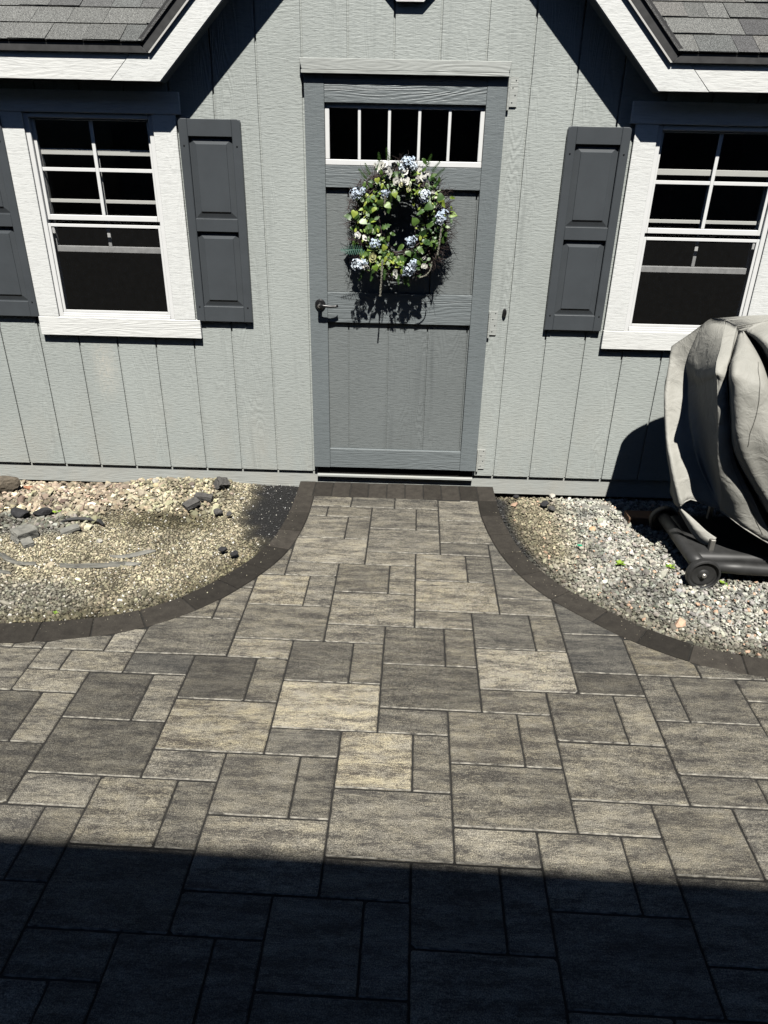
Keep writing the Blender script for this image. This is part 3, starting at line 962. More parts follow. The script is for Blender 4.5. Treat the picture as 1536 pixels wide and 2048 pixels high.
# transom light in the door
tl = empty('transom_window', (0, 0, 0), door)
TZ0, TZ1 = 1.6355, 1.8885
mb = MB()
fw = .020
mb.box(SX0, SX1, -.010, .012, TZ0, TZ0 + fw + .004, .002); mb.box(SX0, SX1, -.004, .012, TZ1 - fw, TZ1, .002)
mb.box(SX0, SX0 + fw, -.006, .012, TZ0 + fw + .0045, TZ1 - fw - .0005, .002); mb.box(SX1 - fw, SX1, -.006, .012, TZ0 + fw + .0045, TZ1 - fw - .0005, .002)
mb.obj('window_frame', M['vinyl'], tl)
ix0, ix1 = SX0 + fw, SX1 - fw
pw = (ix1 - ix0) / 5
for i in range(1, 5):
    MB().box(ix0 + i * pw - .0065, ix0 + i * pw + .0065, -.004, .006, TZ0 + fw + .0045, TZ1 - fw - .0005, .0015).obj('muntin', M['vinyl'], tl)
for i in range(5):
    MB().box(ix0 + i * pw + .0005, ix0 + (i + 1) * pw - .0005, .0062, .0082, TZ0 + fw, TZ1 - fw).obj('pane', M['glass'], tl)
# lever handle
hd = empty('handle', (0, 0, 0), door)
hx, hz = -.176, 1.000
MB().lathe([(.027, 0), (.027, -.006), (.022, -.011), (.011, -.013), (.010, -.045), (.006, -.047)], (hx, YF, hz), 'y', 20).obj('rosette', M['black'], hd, smooth=False)
MB().tube([(hx, YF - .043, hz), (hx + .02, YF - .046, hz + .001), (hx + .055, YF - .044, hz - .002), (hx + .082, YF - .040, hz - .001), (hx + .092, YF - .036, hz + .001)], [.009, .008, .0062, .0062, .0075], 8).obj('lever', M['black'], hd, smooth=True)
MB().lathe([(.009, 0), (.009, -.003), (.004, -.004)], (hx, YF - .0465, hz), 'y', 10).obj('lock_cylinder', M['steel'], hd)
# header over the door
mb = MB()
mb.prism([(-.246, 2.056), (.686, 2.056), (.676, 2.0125), (-.235, 2.0125)], -.002, -.040, 'y', .0015)
mb.obj('door_header', M['siding_trim'], shed)
MB().box(-.238, .678, -.044, -.002, 1.9985, 2.0115, .0012).obj('door_header_strip', M['siding_trim'], shed)
# hinges painted with the wall
for z0, z1 in ((1.884, 2.000), (.862, .985), (.112, .232)):
    h = empty('hinge', (0, 0, 0), shed)
    MB().box(.690, .726, -.0035, -.0002, z0, z1, .001).obj('hinge_plate', M['siding_trim'], h)
    MB().tube([(.685, -.010, z0 - .012), (.685, -.010, z1 - .002)], .0055, 10).obj('hinge_pin', M['siding_trim'], h, smooth=False)
    MB().box(.690, .722, -.006, -.0036, z0 + .002, z0 + .006).obj('hinge_lip', M['siding_trim'], h)
    mb = MB()
    for q in range(4): mb.lathe([(.003, 0), (.002, -.0012)], (.703 + .012 * (q % 2), -.0036, z0 + .018 + (z1 - z0 - .03) * q / 3), 'y', 8)
    mb.obj('hinge_screws', M['screw'], h, kind='stuff')
o = MB().lathe([(.0105, 0), (.0105, -.010), (.008, -.015), (.003, -.017)], (0, 0, 0), 'y', 20).obj('doorbell', M['black'], shed, smooth=False)
o.location = (.7585, -.0002, .977); o.scale = (1, 1, 2.05)

# ---- windows
def window(wx, raise_z, n):
    w = empty('window', (0, 0, 0), shed)
    a, b = wx - .300, wx + .300
    YT = -.019
    # casing
    MB().box(a - .130, b + .132, YT - .003, -.0005, 1.8285, 1.918, .0015).obj('head_casing', M['white_x'], w)
    MB().box(a - .103, a - .0005, YT, -.0005, .9055, 1.8275, .0015).obj('side_casing', M['white_z'], w)
    MB().box(b + .0005, b + .108, YT, -.0005, .9055, 1.8275, .0015).obj('side_casing', M['white_z'], w)
    MB().box(a - .105, b + .133, YT - .008, -.0005, .812, .9045, .0015).obj('sill_casing', M['white_x'], w)
    # vinyl frame
    mb = MB(); f = .022
    mb.box(a, a + f, -.010, .060, WZ0 + .001, WZ1 - .001, .002); mb.box(b - f, b, -.010, .060, WZ0 + .001, WZ1 - .001, .002)
    mb.box(a + f, b - f, -.010, .060, WZ1 - f, WZ1 - .001, .002); mb.box(a + f, b - f, -.012, .060, WZ0 + .001, WZ0 + f, .002)
    mb.box(a + f, b - f, -.016, -.0125, WZ0 + .001, WZ0 + .012, .001)
    mb.obj('window_frame', M['vinyl'], w)
    a2, b2 = a + f + .0005, b - f - .0005
    # upper sash
    us = empty('upper_sash', (0, 0, 0), w)
    z0, z1 = 1.368, WZ1 - f - .0005
    mb = MB(); r = .014
    mb.box(a2, a2 + r, .008, .024, z0, z1, .001); mb.box(b2 - r, b2, .008, .024, z0, z1, .001)
    mb.box(a2 + r, b2 - r, .008, .024, z1 - .008, z1, .001); mb.box(a2 + r, b2 - r, .004, .024, z0, z0 + .024, .0015)
    mb.obj('sash_rail', M['vinyl'], us)
    MB().box(wx - .008, wx + .008, .0125, .0205, z0 + .0245, z1 - .0085, .001).obj('muntin', M['vinyl'], us)
    zm = 1.592
    MB().box(a2 + r, wx - .0085, .013, .020, zm - .008, zm + .008, .001).obj('muntin', M['vinyl'], us)
    MB().box(wx + .0085, b2 - r, .013, .020, zm - .008, zm + .008, .001).obj('muntin', M['vinyl'], us)
    for p0, p1 in ((a2 + r, wx), (wx, b2 - r)):
        for q0, q1 in ((z0 + .024, zm), (zm, z1 - .008)):
            MB().box(p0 + .0005, p1 - .0005, .0208, .0218, q0 + .0005, q1 - .0005).obj('pane', M['glass'], us)
    # lower sash, pushed up behind the upper one
    ls = empty('lower_sash', (0, 0, 0), w)
    z0, z1 = raise_z, raise_z + .462
    mb = MB()
    mb.box(a2, a2 + r, .030, .056, z0, z1, .001); mb.box(b2 - r, b2, .030, .056, z0, z1, .001)
    mb.box(a2 + r, b2 - r, .030, .056, z1 - .026, z1, .0015); mb.box(a2 + r, b2 - r, .028, .056, z0, z0 + .028, .0015)
    mb.obj('sash_rail', M['vinyl'], ls)
    MB().box(wx - .008, wx + .008, .0385, .0465, z0 + .0285, z1 - .0265, .001).obj('muntin', M['vinyl'], ls)
    zm = (z0 + z1) / 2 + .004
    MB().box(a2 + r, wx - .0085, .039, .046, zm - .008, zm + .008, .001).obj('muntin', M['vinyl'], ls)
    MB().box(wx + .0085, b2 - r, .039, .046, zm - .008, zm + .008, .001).obj('muntin', M['vinyl'], ls)
    for p0, p1 in ((a2 + r, wx), (wx, b2 - r)):
        for q0, q1 in ((z0 + .028, zm), (zm, z1 - .026)):
            MB().box(p0 + .0005, p1 - .0005, .0468, .0478, q0 + .0005, q1 - .0005).obj('pane', M['glass'], ls)
    # insect screen in the lower half
    sc = empty('insect_screen', (0, 0, 0), w)
    z0, z1 = WZ0 + f + .0005, 1.352
    mb = MB(); r = .013
    mb.box(a2, a2 + r, -.004, .003, z0, z1, .001); mb.box(b2 - r, b2, -.004, .003, z0, z1, .001)
    mb.box(a2 + r, b2 - r, -.004, .003, z1 - .014, z1, .001); mb.box(a2 + r, b2 - r, -.004, .003, z0, z0 + r, .001)
    mb.obj('screen_frame', M['vinyl'], sc)
    MB().box(a2 + r, b2 - r, -.0006, -.0002, z0 + r, z1 - .014).obj('screen_mesh', M['screen'], sc)
    return w
window(WIN['L'][0], 1.218, 0)
window(WIN['R'][0], 1.186, 1)

# ---- shutters
def shutter_meshes():
    W, H = .286, .914
    out = {}
    mb = MB(); st = .040
    for a, b in ((0, st), (W - st, W)): mb.box(a, b, -.026, -.0, 0, H, .0025)
    out['stile'] = None
    return W, H, st
def bevel_panel(mb, x0, x1, z0, z1, yb, yf, ins):
    """raised panel with sloping margins"""
    A = [(x0, yb, z0), (x1, yb, z0), (x1, yb, z1), (x0, yb, z1)]
    B = [(x0 + ins, yf, z0 + ins), (x1 - ins, yf, z0 + ins), (x1 - ins, yf, z1 - ins), (x0 + ins, yf, z1 - ins)]
    i2 = ins + .0015
    Cc = [(x0 + i2, yf - .003, z0 + i2), (x1 - i2, yf - .003, z0 + i2), (x1 - i2, yf - .003, z1 - i2), (x0 + i2, yf - .003, z1 - i2)]
    vs = A + B + Cc; fs = []
    for k in (0, 4):
        for i in range(4): fs.append((k + i, k + (i + 1) % 4, k + 4 + (i + 1) % 4, k + 4 + i))
    fs.append((8, 9, 10, 11)); fs.append((3, 2, 1, 0))
    mb.add(vs, fs)
W_, H_, st = .286, .914, .041
def build_shutter():
    r = empty('shutter', (0, 0, 0), shed)
    def stile(x0, x1, outer):
        # outer top corner slightly rounded
        c = .013
        if outer < 0: poly = [(x0, 0), (x1, 0), (x1, H_), (x0 + c, H_), (x0 + c * .3, H_ - c * .3), (x0, H_ - c)]
        else: poly = [(x0, 0), (x1, 0), (x1, H_ - c), (x1 - c * .3, H_ - c * .3), (x1 - c, H_), (x0, H_)]
        return MB().prism(poly, 0, -.024, 'y', .0025)
    stile(0, st, -1).obj('stile', M['shutter'], r)
    stile(W_ - st, W_, 1).obj('stile', M['shutter'], r)
    for a, b in ((.001, .076), (.432, .490), (.842, H_ - .001)):
        MB().box(st + .0005, W_ - st - .0005, -.0225, 0, a, b, .0015).obj('rail', M['shutter'], r)
    for a, b in ((.0765, .4315), (.4905, .8415)):
        mb = MB(); mb.box(st, W_ - st, -.006, -.001, a, b)
        bevel_panel(mb, st + .004, W_ - st - .004, a + .004, b - .004, -.0062, -.014, .026)
        mb.obj('raised_panel', M['shutter'], r)
    for sx in (.020, W_ - .020):
        for sz in (.075, .805):
            MB().lathe([(.0042, 0), (.004, -.0018), (.002, -.0024)], (sx, -.0245, sz), 'y', 8).obj('screw', M['screw'], r)
    return r
def copy_tree(o, parent):
    c = o.copy(); COL.objects.link(c); c.parent = parent
    for ch in list(o.children): copy_tree(ch, c)
    return c
s0 = build_shutter()
SHX = [(-.812, 0), (-1.633 - W_, 0), (.966, 0), (1.672 + .408, 0)]
for i, (x, _) in enumerate(SHX):
    s_ = s0 if i == 0 else copy_tree(s0, shed)
    s_.location = (x, -.0008, .9005 if i != 1 else .9025)

# ---- eaves: fascia, rakes, soffits, drip edge
FY0, FY1 = -.131, -.112
EZ = 1.949
CLx = XC - 1.0745 - .0   # left lower corner of the rake
def mirror(poly, sgn): return [(XC + sgn * (p[0] - XC), p[1]) for p in poly]
cl = -2.79        # x - z of the left rake's lower edge
ct = -3.005       # and of its upper edge
def zl(x, c): return x - c
PK0 = XC - cl     # lower edge height at the peak
PK1 = XC - ct
for sgn in (1, -1):
    rake = [(EZ + ct, EZ), (EZ + cl, EZ), (XC, PK0), (XC, PK1)]
    rk = mirror(rake, sgn)
    MB().prism(rk, FY1, FY0, 'y', .001).obj('rake_board', M['white_z'], shed)
    # eave fascia, mitred to the rake board
    top = 2.072
    f = [(-3.2 if sgn > 0 else -3.2, EZ + .0015), (EZ + ct - .0015, EZ + .0015), (top + ct - .0015, top), (-3.2, top)]
    MB().prism(mirror(f, sgn), FY1, FY0 + .001, 'y', .001).obj('eave_fascia', M['white_x'], shed)
    # soffits
    so = [(-3.2, EZ + .018), (EZ + cl - .02, EZ + .018), (EZ + cl - .02, EZ + .028), (-3.2, EZ + .028)]
    MB().prism(mirror(so, sgn), FY1 + .0005, -.0005, 'y').obj('eave_soffit', M['soffit'], shed)
    rs = [(EZ + cl + .0 - .018, EZ + .018), (EZ + cl - .03, EZ + .030), (XC, PK0 + .030), (XC, PK0 + .012)]
    rs = [(EZ + cl - .012, EZ + .002), (EZ + cl - .030, EZ + .002), (XC, PK0 + .030), (XC, PK0 + .012)]
    MB().prism(mirror(rs, sgn), FY1 + .0005, -.0005, 'y').obj('rake_soffit', M['soffit'], shed)
    # drip edge along the eave
    e0 = -3.2; e1 = top + ct + .105
    E1 = -.882
    d1 = [(e0, 2.052), (E1 + .004, 2.052), (E1 - .030, 2.086), (e0, 2.086)]
    MB().prism(mirror(d1, sgn), FY0 + .0008, -.144, 'y', .001).obj('eave_drip_edge', M['drip'], shed)
    # drip edge up the rake: dark angle with a bright bare lip
    o0 = -2.957
    dr = [(E1 + .0055, 2.0525), (E1 - .0285, 2.0865), (XC, XC - (E1 - .0285) + 2.0865), (XC, XC - (E1 + .0055) + 2.0525)]
    dr = [(E1 + .0055 - .0, 2.054), (E1 - .030 - .016, 2.103 - .016), (XC, XC + (2.087 - (E1 - .046))), (XC, XC + 2.054 - (E1 + .0055))]
    MB().prism(mirror(dr, sgn), FY0 + .0008, -.141, 'y', .001).obj('rake_drip_edge', M['drip'], shed)
    lp = [(E1 + .0150, 2.052), (E1 + .0065, 2.053), (XC, XC + 2.053 - (E1 + .0065)), (XC, XC + 2.052 - (E1 + .0150))]
    MB().prism(mirror(lp, sgn), -.134, -.1445, 'y').obj('drip_lip', M['drip_lip'], shed)

# ---- main roof deck + shingles, course by course, cut at the dormer valley
roof = empty('roof', (0, 0, 0), shed)
RM = .625; EY = -.1465; EZ0 = 2.089
RA = math.atan(RM)
def rp(x, s, h=0.0):
    """point on the front roof slope: s along the slope from the eave, h above it"""
    return (x, EY + s * math.cos(RA) - h * math.sin(RA), EZ0 + s * math.sin(RA) + h * math.cos(RA))
VX0 = .882 + XC + .010
def vx(s): return VX0 - RM * (s * math.cos(RA)) - .0   # distance from centre of the valley at slope distance s
expo = .143
EXPO_N = 11
GRY = [(.075, .076, .075), (.090, .092, .088), (.108, .110, .105), (.064, .064, .065), (.092, .090, .085), (.082, .086, .084)]
for sgn in (-1, 1):
    for r in range(EXPO_N):
        s0_, s1_ = r * expo - .004, (r + 1) * expo + .03
        x = vx(s0_) - .3 - random.uniform(0, .2)
        x = .0
        lim0, lim1 = max(.02, vx(s0_)), max(.02, vx(s1_))
        u = lim1 - random.uniform(.0, .2)
        while u < 3.3:
            wdt = random.choice((.09, .13, .16, .19, .14)) if r < 5 else .42
            a, b = max(u, 0), u + wdt - .002
            a0, a1 = max(a, lim0), max(a, lim1)
            if b - a1 > .01:
                b0, b1 = max(b, a0 + .001), b
                if b < lim0: b0 = a0 + .0005
                tk = random.choice((.0028, .003, .006)) if r < 5 else .005
                lean = 0
                hb = .0055 + tk; ht = .0012
                X = lambda q: XC + sgn * q
                P = [rp(X(a0), s0_, hb - tk), rp(X(b0), s0_, hb - tk), rp(X(b1), s1_, ht), rp(X(a1), s1_, ht),
                     rp(X(a0), s0_, hb), rp(X(b0), s0_ + random.uniform(-.001, .001), hb), rp(X(b1), s1_, ht + .0015), rp(X(a1), s1_, ht + .0015)]
                cc = random.choice(GRY); kk = random.uniform(.85, 1.15)
                MB().add(P, [(0, 1, 2, 3), (4, 5, 6, 7), (0, 1, 5, 4), (1, 2, 6, 5), (2, 3, 7, 6), (3, 0, 4, 7)]).obj('shingle', M['shingle'], roof, color=(*[v * kk for v in cc], 1))
            u += wdt
    # roof deck
    mb = MB()
    X = lambda q: XC + sgn * q
    sM = EXPO_N * expo
    P = [rp(X(vx(0) - .0), -.0, -.001), rp(X(3.35), 0, -.001), rp(X(3.35), sM, -.001), rp(X(.0), sM, -.001), rp(X(.0), min(sM, VX0 / (RM * math.cos(RA))), -.001)]
    Q = [(p[0], p[1] + .008, p[2] - .016) for p in P]
    mb.add(P + Q, [tuple(range(5)), tuple(reversed(range(5, 10)))] + [(i, (i + 1) % 5, 5 + (i + 1) % 5, 5 + i) for i in range(5)])
    mb.obj('roof_deck', M['dark_in'], roof)
    # dormer slope: deck and shingles
    zc = 2.089 + .012; xc = VX0 - .0
    n0 = (XC + sgn * (xc + .004), zc)
    pk = (XC, zc + xc + .004)
    mb = MB()
    yb = 1.9
    v = [(n0[0], -.150, n0[1]), (pk[0], -.150, pk[1]), (pk[0], yb, pk[1]), (n0[0], -.05, n0[1])]
    w = [(a, b, c - .012) for a, b, c in v]
    mb.add(v + w, [(0, 1, 2, 3), (7, 6, 5, 4)] + [(i, (i + 1) % 4, 4 + (i + 1) % 4, 4 + i) for i in range(4)])
    mb.obj('dormer_roof_slope', M['shingle'], roof, color=(.09, .09, .09, 1))
# back slope and ridge
ridge = rp(0, EXPO_N * expo, 0)
mb = MB()
mb.add([(-3.15, ridge[1], ridge[2]), (3.6, ridge[1], ridge[2]), (3.6, 3.1, 2.1), (-3.15, 3.1, 2.1)], [(0, 1, 2, 3)])
mb.add([(-3.15, ridge[1], ridge[2] - .02), (3.6, ridge[1], ridge[2] - .02), (3.6, 3.1, 2.08), (-3.15, 3.1, 2.08)], [(0, 1, 2, 3)])
mb.obj('back_roof_slope', M['shingle'], roof, color=(.09, .09, .09, 1))
mb = MB()
for xx in (-3.08, 2.98): mb.prism([(-.1, 2.0), (3.0, 2.0), (ridge[1], ridge[2] - .03)], xx - .01, xx + .01, 'x')
mb.obj('gable_end', M['siding'], shed)

# ---- octagonal gable vent, only its lower edge is in the picture
vent = empty('gable_vent', (0, 0, 0), shed)
def octo(r, cz): return [(XC + r * math.cos(math.radians(22.5 + 45 * k)), cz + r * math.sin(math.radians(22.5 + 45 * k))) for k in range(8)]
VR = .150; VC = 2.266 + VR * math.cos(math.radians(22.5))
mb = MB()
A, B = octo(VR, VC), octo(VR - .034, VC)
vs = [(p[0], -.001, p[1]) for p in A] + [(p[0], -.024, p[1]) for p in A] + [(p[0], -.024, p[1]) for p in B] + [(p[0], -.001, p[1]) for p in B]
mb.add(vs, [(k * 8 + i, k * 8 + (i + 1) % 8, (k + 1) % 4 * 8 + (i + 1) % 8, (k + 1) % 4 * 8 + i) for k in range(4) for i in range(8)])
mb.obj('vent_frame', M['white_x'], vent)
for k in range(6):
    z = VC - .10 + k * .038
    hw = min(.112, .158 - abs(z + .01 - VC))
    MB().add([(XC - hw, -.003, z + .02), (XC + hw, -.003, z + .02), (XC + hw, -.019, z), (XC - hw, -.019, z), (XC - hw, -.003, z + .026), (XC + hw, -.003, z + .026), (XC + hw, -.019, z + .006), (XC - hw, -.019, z + .006)],
             [(0, 1, 2, 3), (4, 5, 6, 7), (0, 1, 5, 4), (1, 2, 6, 5), (2, 3, 7, 6), (3, 0, 4, 7)]).obj('louver', M['white_x'], vent)

# ------------------------------------------------------------------ house behind the camera whose eave shades the near patio
house = empty('house', (0, 0, 0), label='large grey house behind the viewer whose long eave shades the near patio', cat='house')
ang = -.028
HZ = 5.2                                        # eave height
HY = -2.405 - HZ / math.tan(SUN_EL) * math.cos(SUN_AZ)
HX = math.sin(SUN_AZ) * HZ / math.tan(SUN_EL)
def hp(x, y, z):
    c, s = math.cos(ang), math.sin(ang)
    return (HX + x * c - y * s, HY + x * s + y * c, z)
def hbox(m, x0, x1, y0, y1, z0, z1): m.add([hp(x, y, z) for z in (z0, z1) for y in (y0, y1) for x in (x0, x1)], [(0, 2, 3, 1), (4, 5, 7, 6), (0, 1, 5, 4), (2, 6, 7, 3), (0, 4, 6, 2), (1, 3, 7, 5)])
mb = MB(); hbox(mb, -11, 11, -8.5, -.42, -.155, HZ - .04); mb.obj('house_wall', M['house_wall'], house)
mb = MB(); hbox(mb, -11.3, 11.3, -.012, .0, HZ - .16, HZ); mb.obj('gutter_board', M['drip'], house)
mb = MB(); hbox(mb, -11.3, 11.3, -.42, -.013, HZ - .035, HZ - .02); mb.obj('house_soffit', M['soffit'], house)
mb = MB()
mb.add([hp(-11.3, .0, HZ + .002), hp(11.3, 0, HZ + .002), hp(11.3, -4.6, HZ + 2.5), hp(-11.3, -4.6, HZ + 2.5), hp(-11.3, -9, HZ), hp(11.3, -9, HZ)], [(0, 1, 2, 3), (3, 2, 5, 4), (0, 3, 4), (1, 5, 2)])
mb.obj('house_roof', M['shingle'], house, color=(.06, .06, .06, 1))
for xx in (-7.5, -4.6, -1.6, 1.8, 4.8, 7.6):
    for zz in (.9, 3.2):
        mb = MB(); hbox(mb, xx, xx + 1.1, -.415, -.39, zz, zz + 1.3); w_ = mb.obj('house_window', M['house_glass'], house)

# ------------------------------------------------------------------ grill under its cover
COVER = [
  [(1.498,-0.360,0.914),(1.492,-0.375,0.881),(1.480,-0.420,0.789),(1.471,-0.470,0.706),(1.480,-0.540,0.580),(1.493,-0.640,0.431),(1.538,-0.720,0.261)],
  [(1.546,-0.400,0.976),(1.517,-0.395,0.880),(1.521,-0.430,0.786),(1.518,-0.480,0.703),(1.525,-0.550,0.585),(1.545,-0.650,0.437),(1.586,-0.730,0.302)],
  [(1.583,-0.430,1.027),(1.556,-0.420,0.864),(1.574,-0.440,0.776),(1.576,-0.490,0.694),(1.583,-0.560,0.591),(1.627,-0.660,0.430),(1.716,-0.760,0.269)],
  [(1.584,-0.434,1.028),(1.554,-0.435,0.866),(1.570,-0.460,0.781),(1.572,-0.510,0.699),(1.579,-0.580,0.596),(1.626,-0.670,0.432),(1.716,-0.762,0.269)],
  [(1.609,-0.460,1.063),(1.560,-0.570,0.868),(1.578,-0.570,0.788),(1.587,-0.600,0.710),(1.605,-0.640,0.607),(1.654,-0.680,0.439),(1.712,-0.780,0.275)],
  [(1.654,-0.496,1.066),(1.542,-0.765,0.929),(1.549,-0.785,0.877),(1.566,-0.800,0.781),(1.588,-0.810,0.669),(1.626,-0.825,0.501),(1.705,-0.810,0.285)],
  [(1.657,-0.500,1.066),(1.540,-0.780,0.935),(1.547,-0.800,0.882),(1.561,-0.820,0.788),(1.583,-0.830,0.677),(1.619,-0.850,0.512),(1.703,-0.820,0.290)],
  [(1.669,-0.530,1.060),(1.559,-0.785,0.940),(1.561,-0.815,0.874),(1.582,-0.830,0.773),(1.604,-0.845,0.670),(1.653,-0.870,0.508),(1.787,-0.890,0.239)],
  [(1.680,-0.560,1.054),(1.580,-0.780,0.942),(1.582,-0.815,0.863),(1.608,-0.830,0.755),(1.634,-0.845,0.657),(1.687,-0.870,0.522),(1.919,-0.920,0.171)],
  [(1.682,-0.561,1.053),(1.588,-0.772,0.939),(1.592,-0.803,0.858),(1.618,-0.818,0.750),(1.646,-0.830,0.651),(1.699,-0.855,0.515),(1.926,-0.915,0.167)],
  [(1.689,-0.570,1.041),(1.618,-0.720,0.925),(1.652,-0.690,0.814),(1.687,-0.690,0.696),(1.722,-0.690,0.587),(1.774,-0.730,0.465),(2.007,-0.800,0.121)],
  [(1.685,-0.600,1.045),(1.567,-0.860,0.948),(1.581,-0.880,0.858),(1.599,-0.900,0.760),(1.626,-0.910,0.656),(1.692,-0.920,0.544),(1.933,-0.950,0.233)],
  [(1.687,-0.610,1.045),(1.619,-0.830,0.983),(1.623,-0.920,0.896),(1.651,-0.940,0.794),(1.680,-0.950,0.686),(1.749,-0.960,0.563),(1.964,-0.980,0.251)],
  [(1.688,-0.620,1.045),(1.683,-0.770,0.993),(1.693,-0.890,0.918),(1.740,-0.930,0.805),(1.779,-0.960,0.693),(1.838,-0.980,0.575),(2.006,-1.000,0.263)],
  [(1.721,-0.560,1.034),(1.771,-0.620,0.976),(1.798,-0.720,0.891),(1.831,-0.800,0.777),(1.863,-0.860,0.657),(1.909,-0.900,0.542),(2.058,-0.950,0.237)],
  [(1.699,-0.620,1.051),(1.707,-0.770,1.039),(1.724,-0.910,0.955),(1.783,-0.950,0.825),(1.832,-0.970,0.698),(1.890,-0.980,0.576),(2.055,-1.000,0.265)],
  [(1.796,-0.600,1.091),(1.843,-0.740,1.056),(1.828,-0.930,0.963),(1.879,-0.970,0.835),(1.935,-0.980,0.705),(1.983,-1.000,0.588),(2.165,-1.000,0.269)],
  [(2.05,-.60,1.10),(2.08,-.74,1.06),(2.09,-.90,.96),(2.10,-.94,.83),(2.12,-.95,.70),(2.14,-.97,.55),(2.2,-.97,.28)],
  [(2.30,-.60,1.09),(2.32,-.74,1.04),(2.34,-.92,.95),(2.35,-.96,.83),(2.36,-.98,.70),(2.38,-1.0,.55),(2.42,-1.0,.25)],
  [(2.50,-.58,1.07),(2.60,-.72,.99),(2.64,-.86,.92),(2.64,-.88,.8),(2.64,-.90,.68),(2.65,-.90,.5),(2.66,-.92,.22)],
  [(2.52,-.52,1.07),(2.66,-.52,.98),(2.70,-.55,.90),(2.70,-.55,.8),(2.70,-.56,.68),(2.71,-.56,.5),(2.72,-.56,.22)],
  [(2.45,-.40,1.07),(2.58,-.33,.98),(2.62,-.32,.90),(2.62,-.31,.8),(2.62,-.31,.68),(2.63,-.31,.5),(2.64,-.30,.22)],
  [(2.05,-.33,1.06),(2.1,-.30,.98),(2.1,-.29,.9),(2.1,-.28,.8),(2.1,-.27,.68),(2.1,-.27,.5),(2.1,-.27,.22)],
  [(1.75,-.32,1.02),(1.74,-.29,.95),(1.74,-.28,.88),(1.75,-.27,.78),(1.76,-.27,.65),(1.78,-.26,.48),(1.80,-.26,.20)],
  [(1.56,-.32,.93),(1.55,-.31,.88),(1.55,-.31,.80),(1.56,-.30,.71),(1.58,-.30,.58),(1.62,-.30,.42),(1.66,-.32,.17)],
]
def cr_interp(P, n, closed):
    P = np.asarray(P); L = len(P); out = []
    rngs = range(L) if closed else range(L - 1)
    for i in rngs:
        g = lambda k: P[k % L] if closed else (P[k] if 0 <= k < L else (2 * P[0] - P[1] if k < 0 else 2 * P[-1] - P[-2]))
        p0, p1, p2, p3 = g(i - 1), g(i), g(i + 1), g(i + 2)
        for k in range(n):
            t = k / n
            out.append(.5 * ((2 * p1) + (-p0 + p2) * t + (2 * p0 - 5 * p1 + 4 * p2 - p3) * t * t + (-p0 + 3 * p1 - 3 * p2 + p3) * t ** 3))
    if not closed: out.append(P[-1])
    return np.array(out)
A = np.array(COVER)                                   # columns x rows x 3
A1 = cr_interp(A, 6, True)
A2 = cr_interp(np.transpose(A1, (1, 0, 2)), 8, False)   # rows x columns x 3
nr, nc = A2.shape[:2]
flatp = A2.reshape(-1, 3)
wob = (vnoise(flatp[:, 0] + flatp[:, 1], flatp[:, 2] * .8, 9, 21) - .5) * .018 + (vnoise(flatp[:, 0] + flatp[:, 1] * .7, flatp[:, 2], 24, 22) - .5) * .006
ww = np.clip(np.arange(nr) / 10, .2, 1)
flatp = flatp + np.stack([wob * .3, -wob, wob * .2], 1) * np.repeat(ww, nc)[:, None]
F = [(r * nc + c, r * nc + (c + 1) % nc, (r + 1) * nc + (c + 1) % nc, (r + 1) * nc + c) for r in range(nr - 1) for c in range(nc)]
# close the top towards the middle of the lid
V = [tuple(p) for p in flatp]
top = np.array([2.1, -.45, 1.085])
prev = 0
for q in (.33, .66):
    st_ = len(V)
    for c in range(nc):
        p = flatp[c] * (1 - q) + top * q
        V.append((p[0], p[1], p[2] + .010 * math.sin(math.pi * q)))
    for c in range(nc): F.append((prev + c, prev + (c + 1) % nc, st_ + (c + 1) % nc, st_ + c))
    prev = st_
V.append(tuple(top))
for c in range(nc): F.append((prev + c, prev + (c + 1) % nc, len(V) - 1))
me = bpy.data.meshes.new('grill_cover'); me.from_pydata(V, [], F)
me.polygons.foreach_set('use_smooth', [True] * len(me.polygons)); me.materials.append(M['cloth'])
cover = obj('grill_cover', me, label='faded grey fabric grill cover hanging in deep folds beside the right window', cat='grill cover')
so = cover.modifiers.new('thickness', 'SOLIDIFY'); so.thickness = .0025; so.offset = 0
# stitched seam down the front panel
def cover_pt(col, row, out=.003):
    i = int(row * 8); p = A2[min(i, nr - 1), int(col * 6) % nc]
    return (p[0] - out * .3, p[1] - out, p[2])
# (seam follows points on the surface)
seam_pts = []
for k in range(26):
    t = k / 25
    colf = 12.9 - 1.25 * t; rowf = 1.35 + 2.9 * t
    ci, ri = colf * 6, rowf * 8
    i0, j0 = int(ri), int(ci); fi, fj = ri - i0, ci - j0
    FP = flatp.reshape(nr, nc, 3)
    p = (FP[i0, j0] * (1 - fj) + FP[i0, j0 + 1] * fj) * (1 - fi) + (FP[i0 + 1, j0] * (1 - fj) + FP[i0 + 1, j0 + 1] * fj) * fi
    seam_pts.append((p[0], p[1] - .0025, p[2]))
MB().tube(seam_pts, .0016, 5).obj('seam', M['seam'], cover)
seam2 = []
for k in range(14):
    t = k / 13; colf = 7.6; rowf = 4.6 + 1.3 * t
    ci, ri = colf * 6, rowf * 8; i0, j0 = int(ri), int(ci); fi, fj = ri - i0, ci - j0
    p = (FP[i0, j0] * (1 - fj) + FP[i0, j0 + 1] * fj) * (1 - fi) + (FP[min(i0 + 1, nr - 1), j0] * (1 - fj) + FP[min(i0 + 1, nr - 1), j0 + 1] * fj) * fi
    seam2.append((p[0], p[1] - .002, p[2]))
MB().tube(seam2, .0012, 5).obj('seam', M['seam'], cover)
# bound hem along the lower edge
hem = [tuple(FP[nr - 1, c]) for c in range(0, 16 * 6, 2)]
MB().tube(hem, .0038, 6).obj('hem', M['cloth'], cover, smooth=True)
